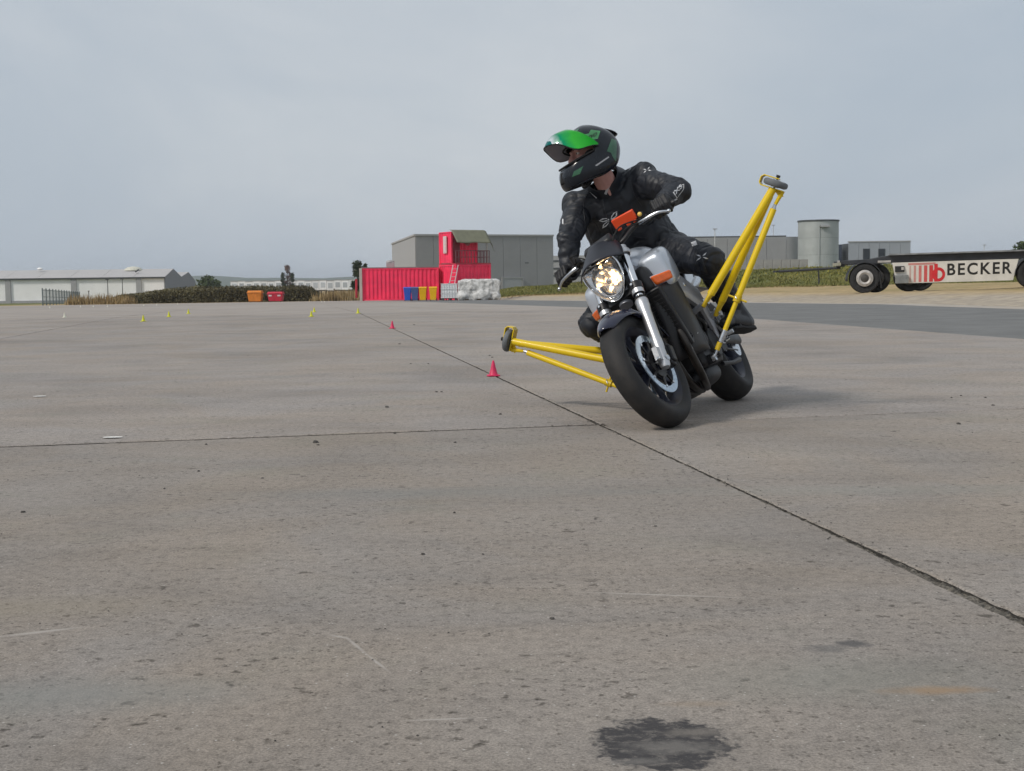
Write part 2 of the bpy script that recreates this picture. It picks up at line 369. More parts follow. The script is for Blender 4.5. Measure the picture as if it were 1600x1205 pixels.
def build_ground():
    sl = [-3000, -1500, -800, -400, -200, -120, -80, -60, -48, -30, -10, 0, 6, 13, 14, 14.6, 15.5, 16.5, 17.5, 18.5] + [19.5 + 1.25 * k for k in range(44)] + [78, 90, 120, 200, 400, 800, 1500, 3000]
    vl = [-60, -20, -5, 5] + [10 + 2.5 * k for k in range(66)] + [185, 200, 230, 270, 350, 500, 800, 1500, 3000, 6000]
    vs = []; zone = []
    for v in vl:
        for s in sl:
            p = AO + EC * s + EL * v; z = tz(p.x, p.y)
            if s < 14.3 and v < 131: z = gz(v) - .10
            vs.append((p.x, p.y, z))
            if s <= 14.6 and v < 130: zn = .1
            elif s > 14: zn = .1 + .35 * sstep(15.5, 20, s) + .45 * sstep(-1.5, 2.5, p.y - yb(p.x)) * (1 if p.x > -3 else .2)
            else: zn = .8
            if v > 131 and s < 14: zn = .8 if s < -34 else .42
            zone.append(zn)
    w = len(sl); fs = [(j * w + i, j * w + i + 1, (j + 1) * w + i + 1, (j + 1) * w + i) for j in range(len(vl) - 1) for i in range(w - 1)]
    g = M().add(vs, fs); me = g.mesh('ground'); a = me.attributes.new('zone', 'FLOAT', 'POINT'); a.data.foreach_set('value', zone)
    return obj('ground', me, terrain_mat(), kind='structure')
build_ground()

# ------------------------------------------------------------------ apron of concrete slabs
def build_apron():
    base = M()
    vv = [-8, V2, 131]
    base.loft([[A(-60, v, -.022), A(6.42, v, -.022)] for v in vv], cap=False)
    base.f = [(0, 1, 3, 2), (2, 3, 5, 4)]
    ap = obj('concrete_apron', base, JOINT, smooth=False, kind='structure')
    vj = [-7.9, 6.36] + [V2, 54, 77, 100, 130.5]
    sj = [6.4, 0, -5.48, -10.95, -16.4, -21.9, -27.4, -32.9, -38.4, -43.9, -49.4, -54.9]
    n = 0
    for i in range(len(sj) - 1):
        for j in range(len(vj) - 1):
            if i > 4 and j < 2 and i > 6: continue
            s1, s0, v0, v1 = sj[i], sj[i + 1], vj[j], vj[j + 1]
            near = j < 2 and i < 3
            pts = []
            def edge(a, b, nx):
                Lh = math.hypot(b[0] - a[0], b[1] - a[1]); out_ = []
                t = 0.0
                while t < Lh - 1e-4:
                    f = t / Lh; s = a[0] + (b[0] - a[0]) * f; v = a[1] + (b[1] - a[1]) * f
                    dist = math.hypot(*(AO + EC * s + EL * v))
                    gap = (.0075 if nx[0] else (.028 if i else .008)) if near else .009
                    if near:
                        gap += .004 * noise.noise((s * 22, v * 22, n)) + .006 * max(0, noise.noise((s * 6.5, v * 6.5, n + 9)) - .05)
                        gap += .035 * max(0, noise.noise((s * 4 + 5, v * 4, n + 3)) - .38) + .012 * max(0, noise.noise((s * 40, v * 40, n + 3)) - .1)
                        if nx[0] and abs(s) < .2 and 2.0 < v < 3.7: gap += .016 * (1 - abs(v - 2.85) / .85) * (.6 + .8 * abs(noise.noise((v * 9, i, 2))))
                    out_.append((s + nx[0] * gap, v + nx[1] * gap, gap))
                    t += .022 if (near and dist < 6.5) else (.06 if near and dist < 12 else (.3 if near else 6.0))
                return out_
            pts += edge((s0, v0), (s1, v0), (0, 1)) + edge((s1, v0), (s1, v1), (-1, 0)) + edge((s1, v1), (s0, v1), (0, -1)) + edge((s0, v1), (s0, v0), (1, 0))
            cs, cv = (s0 + s1) / 2, (v0 + v1) / 2
            q = len(pts); zt = (.0025 * noise.noise((i * 3.1, j * 2.7, 1)))
            def ins(p, d): return (p[0] + (d if p[0] < cs else -d) * (1 if min(abs(p[0] - s0), abs(p[0] - s1)) < .2 else 0), p[1] + (d if p[1] < cv else -d) * (1 if min(abs(p[1] - v0), abs(p[1] - v1)) < .2 else 0))
            top = [ins(p, .005) for p in pts]
            def zz(v): return (-0.0102 * (v - V2) if v0 >= V2 - .01 else 0.0) + zt
            def pt(s, v, dz): p = AO + EC * s + EL * v; return (p.x, p.y, zz(v) + dz)
            m = M(); vs = [pt(a[0], a[1], 0) for a in top] + [pt(a[0], a[1], -.0035) for a in pts] + [pt(a[0], a[1], -.035) for a in pts]
            fs = [tuple(range(q))] + [(q + k, q + (k + 1) % q, (k + 1) % q, k) for k in range(q)] + [(2 * q + k, 2 * q + (k + 1) % q, q + (k + 1) % q, q + k) for k in range(q)]
            m.add(vs, fs)
            o = obj('slab', m, CONC if j == 0 and i < 3 else (CONC_MID if j == 1 and i < 3 else CONC_FAR), ap, smooth=False, fix=False); n += 1
            o.data.materials.append(JOINT); o.data.polygons.foreach_set('material_index', [0] * (1 + q) + [1] * q)
            q_ = {(0, 0): .88, (1, 0): .82, (2, 0): .82, (0, 1): .95, (1, 1): .92}.get((i, j), 1.0 + .05 * math.sin(n * 2.1))
            o.color = (q_ * 1.01, q_ * .995, q_ * .98 if j == 0 else q_, 1)
    return ap
apron = build_apron()
# asphalt lane beyond the slabs, pale concrete strip after it
def strip(name, s0, s1, mat_, dz, v0=-6, v1=131, jit=.05):
    m = M(); rings = []
    v = v0
    while v <= v1:
        rings.append([A(s0 + jit * noise.noise((v * .6, 1, s0)), v, dz), A(s1 + 3 * jit * noise.noise((v * .35, 2, s1)), v, dz)]); v += .5 if v < 60 else 2
    for k in range(len(rings) - 1): m.add([rings[k][0], rings[k][1], rings[k + 1][1], rings[k + 1][0]], [(0, 1, 2, 3)])
    return obj(name, m, mat_, smooth=False, fix=False, kind='structure')
strip('asphalt_lane', 6.43, 13.3, ASPH, -.004)
strip('concrete_edge_strip', 13.1, 16.2, concrete_mat('pale_concrete', (.36, .33, .295), pits=False, far=True), -.012, v0=8, v1=75)
def joint_filler():
    m = M(); n = 0; v = 1.2; rows_ = []
    while v < 30:
        row = []
        for k in range(5):
            ss = -.026 + .013 * k; row.append(A(ss, v, -.0085 + .009 * noise.noise((ss * 60, v * 28, 1)) + .004 * noise.noise((ss * 200, v * 90, 4))))
        rows_.append(row); v += .012 if v < 7 else .08
    for a, b in zip(rows_[:-1], rows_[1:]):
        for k in range(4): m.add([a[k], a[k + 1], b[k + 1], b[k]], [(0, 1, 2, 3)])
    me = m.mesh('joint_filler'); bm = bmesh.new(); bm.from_mesh(me); bmesh.ops.remove_doubles(bm, verts=bm.verts, dist=1e-5); bm.to_mesh(me); bm.free()
    obj('joint_filler', me, mat('joint_grit', (.06, .054, .046), .95, var=.3, vs=70, col2=(.20, .18, .15), fac2=(.38, .62), bump=.6, bs=200), apron, smooth=False)
joint_filler()
# two white paint dots on the slabs, loose grit
WP = mat('white_road_paint', (.72, .71, .68), .8, var=.2, vs=60)
for px, py, rx, ry in ((176, 683, .046, .024), (62, 619, .042, .03)):
    c = GP(px, py, .004); m = M(); k = 26
    vs = [(c.x + rx * (1 + .13 * noise.noise((a, px, 0))) * math.cos(a * 2 * math.pi / k), c.y + ry * (1 + .13 * noise.noise((a, px, 5))) * math.sin(a * 2 * math.pi / k), .0042) for a in range(k)]
    m.add(vs, [tuple(range(k))]); obj('paint_dot', m, WP, apron, smooth=False, fix=False)
def grit():
    m = M()
    def chip(x, y, r, fl=.5):
        n = 6; a0 = random.random() * 6; top = []; bot = []
        for k in range(n):
            a = a0 + 2 * math.pi * k / n; rr = r * random.uniform(.65, 1.2)
            bot.append((x + rr * math.cos(a), y + rr * .8 * math.sin(a), .0015)); top.append((x + rr * .6 * math.cos(a), y + rr * .5 * math.sin(a), .0015 + r * fl * random.uniform(.7, 1.3)))
        m.add(bot + top, [tuple(range(n, 2 * n))] + [(k, (k + 1) % n, n + (k + 1) % n, n + k) for k in range(n)])
    for px, py, r in ((493, 692, .019), (497, 696, .008), (863, 968, .007), (711, 692, .008), (617, 678, .009), (661, 867, .006), (36, 801, .01), (322, 695, .008), (310, 737, .007), (257, 764, .006), (1540, 622, .01), (1552, 634, .011), (1498, 663, .014), (1502, 619, .009), (1487, 622, .008), (410, 748, .006), (604, 636, .011), (690, 613, .010), (642, 569, .011), (669, 569, .012), (682, 613, .011), (605, 637, .013), (781, 648, .011), (765, 556, .012), (769, 559, .014), (647, 508, .02), (624, 538, .016), (710, 802, .006), (755, 867, .005), (930, 812, .005), (1024, 823, .005)):
        p = GP(px, py); chip(p.x, p.y, r, .45)
    for k in range(420):
        y = 1.9 + 22 * random.random() ** 1.4; x = random.uniform(-.48, .48) * y
        chip(x, y, random.choice((.0008, .0011, .0011, .0018)) * (1 + y * .16), .5)
    for k in range(300):       # crumbs along the long joint
        v = 2.2 + 7 * random.random() ** 1.3; s = random.gauss(0, .022); p = AO + EC * s + EL * v
        chip(p.x, p.y, random.uniform(.0012, .0038), .5)
    o = obj('loose_grit', m, mat('grit', (.07, .065, .06), .95, var=.5, vs=9), smooth=False, kind='stuff')
    o['label'] = 'dark loose grit and crumbs scattered over the concrete slabs'; o['category'] = 'grit'
grit()

# ------------------------------------------------------------------ hills far behind
HILL = mat('far_woodland', (.055, .075, .04), .95, var=.35, vs=.012)
def hills():
    m = M(); k = 120; rows = []
    for r_, (d, h0) in enumerate(((2300, -4), (2600, 14), (3000, 24), (3600, -4))):
        row = []
        for i in range(k + 1):
            x = -2600 + 5200 * i / k
            hh = h0
            if r_ in (1, 2): hh = h0 * (.75 + .7 * noise.noise((x * .0016, r_, 4)) + .22 * noise.noise((x * .008, r_, 1)))
            row.append((x, d + 80 * noise.noise((x * .002, 7, r_)), hh))
        rows.append(row)
    for a, b in zip(rows[:-1], rows[1:]):
        for i in range(k): m.add([a[i], a[i + 1], b[i + 1], b[i]], [(0, 1, 2, 3)])
    obj('hills', m, HILL, kind='structure')
hills()

# ------------------------------------------------------------------ vegetation helpers
def leaves(m, n, sampler, size, flat=0.0):
    for _ in range(n):
        c = sampler(); s = size * random.uniform(.6, 1.4)
        u = Vector((random.gauss(0, 1), random.gauss(0, 1), random.gauss(0, 1) * (1 - flat))).normalized(); w = u.orthogonal().normalized()
        w = (Matrix.Rotation(random.random() * 6.28, 3, u) @ w); t = u.cross(w)
        m.add([c - w * s, c + t * s * .5, c + w * s, c - t * s * .5], [(0, 1, 2, 3)])
def leafmat(name, c1, c2, vs=1.2): 
    m = mat(name, c1, .75, var=.1, vs=vs, col2=c2, spec=.25, rv=0)
    return m
LF_DARK = leafmat('dark_foliage', (.022, .035, .014), (.05, .065, .026), .6)
LF_GREEN = leafmat('green_foliage', (.04, .065, .022), (.085, .11, .035), .6)
LF_BROWN = leafmat('brown_scrub', (.085, .073, .040), (.15, .135, .072), .35)
LF_RED = leafmat('dry_red_foliage', (.10, .06, .05), (.17, .11, .09), .8)
BARK = mat('bark', (.06, .045, .032), .9, bump=.5, bs=20)
def tree(name, base, h, w, lm, label, shape='oval', n=1500, leaf=.25, group=None, lo=.12):
    t = empty(name, base); tr = M(); pts = [(0, 0, -.4), (.02 * h * random.uniform(-1, 1), 0, h * .4), (.03 * h * random.uniform(-1, 1), 0, h * .92)]
    tr.tube(pts, [h * .028, h * .018, h * .004], 7, smooth_path=4); limbs = []
    for k in range(9):
        z = h * random.uniform(.22, .75); a = random.random() * 6.28; rr = w * .38; e = Vector((rr * math.cos(a), rr * math.sin(a), z + h * .14)); tr.tube([(0, 0, z), e * .6 + Vector((0, 0, z * .35)), e], [h * .011, h * .007, h * .002], 5); limbs.append(e)
    obj('trunk', tr, BARK, t)
    cl = []
    for k in range(26):
        f = random.random() ** .85; z = lo + (1 - lo) * f
        if shape == 'cone': rad = (1 - f) ** .7
        elif shape == 'column': rad = math.sin(math.pi * min(1, .12 + .86 * f)) ** .6
        else: rad = math.sin(math.pi * (.1 + .85 * f)) ** .8
        a = random.random() * 6.28; q = rad * w * .5 * random.uniform(.2, .85); cl.append((Vector((q * math.cos(a), q * math.sin(a), h * z)), w * .17 * random.uniform(.7, 1.3)))
    m = M()
    def smp():
        c, s = random.choice(cl); d = Vector((random.gauss(0, 1), random.gauss(0, 1), random.gauss(0, 1))).normalized() * (s * random.random() ** .4); return c + d
    leaves(m, n, smp, leaf); obj('crown', m, lm, t, smooth=False, fix=False)
    return tag(t, label, 'tree', group)
def gpos(px, d, py=None):        # a point on the terrain under pixel column px at depth d
    x = P(px, 440, d).x; return (x, d, tz(x, d))

# ------------------------------------------------------------------ grass and scrub
def blades():
    m = M(); k = 0
    while k < 42000:
        p = Vector((random.uniform(-1.5, 58), 0)); p.y = yb(p.x) + 46 * random.random() ** 1.3
        if not (-.03 < p.x / p.y < .45): continue
        zone = sstep(0, 3, p.y - yb(p.x) + 2.2 * noise.noise((p.x * .35, p.y * .35, 8)))
        if random.random() > zone: continue
        clump = .5 + .7 * noise.noise((p.x * .45, p.y * .45, 1)); h = (.09 + .17 * max(0, clump)) * random.uniform(.6, 1.3); w = .06 + .03 * random.random()
        z = tz(p.x, p.y); a = random.random() * 3.14; lx, ly = random.gauss(0, .09), random.gauss(0, .09)
        m.add([(p.x - w * math.cos(a), p.y - w * math.sin(a), z - .03), (p.x + w * math.cos(a), p.y + w * math.sin(a), z - .03), (p.x + lx, p.y + ly, z + h)], [(0, 1, 2)]); k += 1
    o = obj('verge_grass', m, leafmat('grass_blades', (.115, .13, .035), (.22, .20, .065), .35), smooth=False, fix=False, kind='stuff')
    o['label'] = 'rough green grass covering the bank on the right'; o['category'] = 'grass'
    m = M()
    for k in range(9000):
        if k < 4200: x = random.uniform(-1, 50); y = yb(x) + random.gauss(-1.5, 2.5)
        elif k < 7600: x = P(random.uniform(500, 556), 440, 130).x + random.gauss(0, .5); y = random.uniform(129, 140)
        else: x = P(random.uniform(106, 196), 440, 130).x; y = random.uniform(128.5, 134)
        z = tz(x, y); tall = .14 if k < 4200 else random.uniform(.4, 1.25); w = .03 if k < 4200 else .07; a = random.random() * 3.14
        m.add([(x - w * math.cos(a), y - w * math.sin(a), z - .03), (x + w * math.cos(a), y + w * math.sin(a), z - .03), (x + random.gauss(0, .12), y + random.gauss(0, .12), z + tall * random.uniform(.5, 1.1))], [(0, 1, 2)])
    o = obj('dry_grass', m, leafmat('straw', (.23, .16, .075), (.36, .27, .14), .5), smooth=False, fix=False, kind='stuff')
    o['label'] = 'pale dry grass along the edges of the hard standing'; o['category'] = 'dry grass'
    m = M()
    def fl():
        x = random.gauss(27, 2.2); y = yb(x) + random.uniform(14, 26); return Vector((x, y, tz(x, y) + random.uniform(.1, .4)))
    leaves(m, 380, fl, .08)
    o = obj('yellow_weeds', m, leafmat('weed_flower', (.20, .18, .03), (.32, .27, .05), 2), smooth=False, fix=False, kind='stuff')
    o['label'] = 'yellow flowering weeds in the grass of the bank'; o['category'] = 'weeds'
blades()
def hedge():
    m = M(); x0, x1 = P(168, 440, 136).x, P(505, 440, 136).x
    def top(x):
        f = (x - x0) / (x1 - x0)
        return (.95 + .78 * sstep(0, .42, f) - .12 * sstep(.75, 1, f)) + .10 * noise.noise((x * .35, 2, 0)) + .08 * noise.noise((x * 1.6, 7, 0))
    def smp():
        x = random.uniform(x0, x1); t = top(x) * min(1, .35 + sstep(x0 - .5, x0 + 3, x)) * min(1, .4 + sstep(x1 + .3, x1 - 2.5, x)); f = random.random()
        y = 134 + 3.0 * random.random(); return Vector((x, y, tz(x, 134) + t * f * (1 - .12 * abs(y - 135.5))))
    leaves(m, 34000, smp, .105)
    t = empty('scrub_hedge', (x0, 135, tz(x0, 135))); m.xf(lambda p: p - t.location)
    o = obj('foliage', m, LF_BROWN, t, smooth=False, fix=False)
    st = M()
    for k in range(130):
        x = random.uniform(x0 + .5, x1 - .5); b = Vector((x, random.uniform(134.5, 136.5), tz(x, 135) - .1)); st.tube([b - t.location, b - t.location + Vector((random.gauss(0, .2), random.gauss(0, .2), top(x) * .9))], [.03, .008], 4)
    obj('stem', st, BARK, t, kind='stuff')
    tag(t, 'long low brown scrub hedge at the far edge of the concrete', 'hedge')
hedge()
tree('poplar_tree', gpos(559, 190), 5.3, 2.5, LF_DARK, 'taller dark green tree behind the left end of the red container', 'column', 2400, .2)
tree('poplar_tree', gpos(573, 196), 5.1, 1.7, LF_DARK, 'small dark tree top peeking over the red container roof', 'column', 1200, .2)
tree('bare_tree', gpos(449, 430), 9.3, 4.4, LF_RED, 'reddish sparse tree above the row of white trailers', 'oval', 800, .28)
tree('conifer_tree', gpos(442, 428), 7.4, 2.4, LF_DARK, 'dark conifer just left of the reddish tree', 'cone', 1000, .3)
tree('conifer_tree', gpos(457, 428), 7.0, 2.6, LF_DARK, 'dark conifer just right of the reddish tree', 'cone', 1000, .3)
tree('round_tree', gpos(324, 330), 5.2, 7.0, LF_GREEN, 'low rounded green tree behind the hedge right of the hangar', 'oval', 1600, .35)
tree('round_tree', gpos(338, 335), 4.6, 4.0, LF_GREEN, 'small green bush right beside the low rounded green tree', 'oval', 900, .3)
tree('round_tree', gpos(1597, 190), 4.9, 5.0, LF_GREEN, 'green tree behind the trailer at the right edge of the picture', 'oval', 1800, .3)
tree('round_tree', gpos(1490, 300), 6.6, 3.4, LF_GREEN, 'tiny tree top showing above the trailer deck', 'oval', 1000, .3)
# ------------------------------------------------------------------ buildings
def clad(name, c, var=.05): return mat(name, c, .55, metal=.0, var=var, vs=.4, bump=.05, bs=4)
GREY = clad('grey_cladding', (.275, .275, .282)); GREY2 = clad('blue_grey_cladding', (.30, .32, .355)); TRIM = mat('dark_trim', (.06, .065, .07), .5)
WHITE_W = clad('white_cladding', (.82, .82, .82)); ROOFW = clad('pale_roof', (.42, .405, .40)); GREYLT = clad('pale_grey_cladding', (.33, .33, .335))
SILVER_CL = mat('silo_steel', (.38, .40, .395), .5, metal=.25, var=.1, vs=.5); DARKGLASS = mat('dark_glass', (.02, .024, .03), .12, var=0)
CONCW = mat('old_concrete', (.30, .29, .275), .9, var=.15, vs=1.5)
def wall_panels(parent, a, b, z0, z1, step, m_, name='wall_panel', thick=.12, skip=()):
    """one cladding panel after another between two ground points, a hair's gap between them"""
    a, b = Vector(a), Vector(b); d = (b - a); Lh = d.length; d.normalize(); nrm = Vector((d.y, -d.x, 0)); n = max(1, round(Lh / step)); st = Lh / n; o0 = None
    rot = Matrix(((d.x, nrm.x, 0), (d.y, nrm.y, 0), (0, 0, 1)))
    for k in range(n):
        if k in skip: continue
        c = a + d * (st * (k + .5)); c.z = (z0 + z1) / 2
        if o0 is None:
            m = M().box((0, 0, 0), (st - .05, thick, z1 - z0)); o0 = obj(name, m, m_, parent, smooth=False); o = o0
        else: o = inst(o0, name, parent)
        o.location = c - parent.location; o.rotation_euler = rot.to_euler()
    return nrm, d
def building_grey():
    t = empty('warehouse', (P(650, 440, 220).x, 220, -2.4)); Lc = t.location
    a = Vector((P(650, 0, 220).x, 220, 0)); b = Vector((P(865, 0, 231).x, 231, 0)); d = (b - a).normalized(); bk = Vector((-d.y, d.x, 0))
    f = Vector((P(614, 0, 268).x, 268, 0)); zt = 8.6
    core = M().prism([(0, 0), (1, 0), (1, 1), (0, 1)], Vector((0, 0, 0)), (1, 0, 0), (0, 1, 0), (0, 0, 1))
    q = [a + bk * .1 + d * .1, b + bk * .1 - d * .1, b + bk * 45, f + bk * .1 + d * .15]
    core = M().add([(p.x - Lc.x, p.y - Lc.y, -.2) for p in q] + [(p.x - Lc.x, p.y - Lc.y, zt + 2.38) for p in q], [(0, 1, 5, 4), (1, 2, 6, 5), (2, 3, 7, 6), (3, 0, 4, 7), (4, 5, 6, 7), (3, 2, 1, 0)])
    obj('core', core, TRIM, t, smooth=False)
    wall_panels(t, a, b, -2.4, zt, 3.3, GREY); wall_panels(t, f, a, -2.4, zt, 5, GREYLT)
    m = M()
    for p, q2 in ((a, b), (f, a)):
        dd = (q2 - p).normalized(); nn = Vector((dd.y, -dd.x, 0)); rot = Matrix(((dd.x, nn.x, 0), (dd.y, nn.y, 0), (0, 0, 1))); c = (p + q2) / 2 + nn * .05 - Lc; c.z = zt + 2.4 + .1
        m.box(c, ((q2 - p).length + .1, .35, .3), rot)
    obj('roof_trim', m, GREYLT, t, smooth=False)
    nn = Vector((d.y, -d.x, 0)); rot = Matrix(((d.x, nn.x, 0), (d.y, nn.y, 0), (0, 0, 1)))
    c = P(800, 0, 227.5); c = Vector((c.x, 227.5, 0)) + nn * .25
    dr = M().box((c.x - Lc.x, c.y - Lc.y, 1.7), (3.6, .14, 3.9), rot); dd_ = obj('roller_door', dr, mat('roller_door', (.33, .34, .35), .5, var=.05), t, smooth=False)
    fr = M(); fr.box((c.x - Lc.x, c.y - Lc.y, 3.75), (4.1, .26, .25), rot)
    for s in (-1.95, 1.95): fr.box((c.x - Lc.x + d.x * s, c.y - Lc.y + d.y * s, 1.7), (.2, .26, 3.9), rot)
    obj('door_frame', fr, GREYLT, t, smooth=False)
    c = P(822, 411, 228) + nn * .35 - Lc; obj('wall_lamp', M().box(c, (.5, .4, .18), rot), TRIM, t, smooth=False)
    tag(t, 'large flat roofed dark grey warehouse behind the red container tower', 'building')
building_grey()
def building_far():
    b0 = P(862, 440, 300); t = empty('warehouse', (b0.x, 300, -2.6)); zt = .7 + 39 / 2030 * 300 + 2.6
    obj('wall', M().box((4, 6, zt / 2), (14, 12, zt)), GREYLT, t, smooth=False)
    for k in range(3): obj('window_band', M().box((4, -.05, zt - 1.2 - 1.7 * k), (13.8, .12, .35)), TRIM, t, smooth=False)
    tag(t, 'distant pale grey building glimpsed between warehouse and rider', 'building')
building_far()
def building_right():
    d = 232; z0 = -1.2; zt = .7 + 64 / 2030 * d; a = Vector((P(1075, 0, d).x, d, 0)); b = Vector((P(1228, 0, d).x, d, 0)); r = 3.0
    t = empty('warehouse', (a.x, d, z0)); Lc = t.location
    obj('core', M().box(((b.x - a.x) / 2, 8, (zt - z0) / 2 - .1), (b.x - a.x, 15.6, zt - z0 - .2)), TRIM, t, smooth=False)
    wall_panels(t, a, b, z0, zt, 3.4, GREY)
    m = M(); n = 14; vs = []
    for k in range(n + 1):
        an = -math.pi / 2 + math.pi / 2 * k / n; vs += [(b.x - a.x + r * math.cos(an), r + r * math.sin(an), 0), (b.x - a.x + r * math.cos(an), r + r * math.sin(an), zt - z0)]
    m.add(vs, [(2 * k, 2 * k + 2, 2 * k + 3, 2 * k + 1) for k in range(n)]); m.box((b.x - a.x + r - .1, 9, (zt - z0) / 2), (.2, 12, zt - z0)); obj('rounded_corner', m, GREY, t)
    obj('roof_trim', M().box(((b.x - a.x) / 2, .2, zt - z0 + .1), (b.x - a.x, .5, .25)), TRIM, t, smooth=False)
    tag(t, 'long grey warehouse with rounded corner left of the silo', 'building')
    d = 205; c = P(1278, 0, d); z0 = -1; rr = 31 / 2030 * d; t = empty('silo', (c.x, d, z0)); zt = .7 + 87 / 2030 * d - z0
    nseg = 10
    ring = M().lathe([(0, rr), (zt / 4 - .02, rr)], (0, 0, 0), (0, 0, 1), 40); o0 = None
    for k in range(4):
        if o0 is None: o0 = obj('steel_ring', ring, SILVER_CL, t); o = o0
        else: o = inst(o0, 'steel_ring', t)
        o.location = (0, 0, zt / 4 * k)
    obj('rim', M().lathe([(0, rr), (.0, rr + .12), (.22, rr + .12), (.22, 0)], (0, 0, zt - .06), (0, 0, 1), 40), TRIM, t)
    obj('inner_wall', M().lathe([(0, rr - .05), (zt - .1, rr - .05), (zt - .1, 0)], (0, 0, 0), (0, 0, 1), 40), TRIM, t)
    an = -1.75; obj('pipe', M().tube([(rr * 1.02 * math.cos(an), rr * 1.02 * math.sin(an), .5), (rr * 1.02 * math.cos(an), rr * 1.02 * math.sin(an), zt - .6)], .09, 8), SILVER_CL, t)
    obj('hatch', M().box((.25, -rr - .1, zt - .9), (1.4, .8, .22)), GREYLT, t, smooth=False); obj('door', M().box((-.45, -rr - .02, 2.3), (1.2, .3, 1.3)), GREYLT, t, smooth=False)
    tag(t, 'tall round grey steel silo left of the windowed grey block', 'silo')
    d = 246; a = Vector((P(1325, 0, d).x, d, 0)); b = Vector((P(1422, 0, d).x, d, 0)); z0 = -1.2; zt = .7 + 54 / 2030 * d
    t = empty('office_block', (a.x, d, z0)); W = b.x - a.x; Hh = zt - z0
    obj('core', M().box((W / 2, 6.5, Hh / 2 - .1), (W - .2, 12.8, Hh - .2)), TRIM, t, smooth=False)
    wall_panels(t, a, b, z0, zt, 2.0, GREY2)
    obj('side_wall', M().box((-1.8, 4, Hh / 2 - .2), (1.9, 5, Hh - .4)), mat('dark_blue_panel', (.04, .05, .075), .4), t, smooth=False)
    for px in (1353.5, 1377.5):
        c = P(px, 399, d); w = obj('window', M().box((c.x - a.x, -.08, c.z - z0), (1.3, .1, 2.5)), TRIM, t, smooth=False)
        obj('pane', M().box((c.x - a.x, -.145, c.z - z0), (1.05, .04, 2.25)), DARKGLASS, w, smooth=False)
    obj('roof_trim', M().box((W / 2, .1, Hh + .1), (W + .1, .5, .22)), GREYLT, t, smooth=False)
    tag(t, 'blue grey office block with two dark upright windows', 'building')
    d = 165; a = P(1178, 412, d); b = P(1262, 412, d); t = empty('retaining_wall', (a.x, d, tz(a.x, d) - .5)); n = 6; w = (b.x - a.x) / n; o0 = None
    hh = P(1200, 406, d).z - t.location.z
    for k in range(n):
        o = obj('concrete_block', M().box((0, 0, 0), (w - .04, .6, hh)), CONCW, t, smooth=False) if o0 is None else inst(o0, 'concrete_block', t)
        o0 = o0 or o; o.location = (w * (k + .5), 0, hh / 2)
    tag(t, 'low pale concrete wall in front of the silo', 'wall')
    for px, y0, d, lab in ((1117, 358, 190, 'thin white mast in front of the long grey warehouse'), (1537, 383, 260, 'thin lamp mast above the trailer deck'), (1208, 352, 250, 'faint mast behind the raised yellow outrigger')):
        c = gpos(px, d); h = P(px, y0, d).z - c[2]; t = empty('mast', c)
        obj('pole', M().tube([(0, 0, -.3), (0, 0, h)], [.11, .05], 8), mat('mast_paint', (.5, .5, .5), .5), t)
        obj('mast_head', M().box((0, -.1, h), (.6, .35, .12)), GREYLT, t, smooth=False); tag(t, lab, 'mast')
building_right()
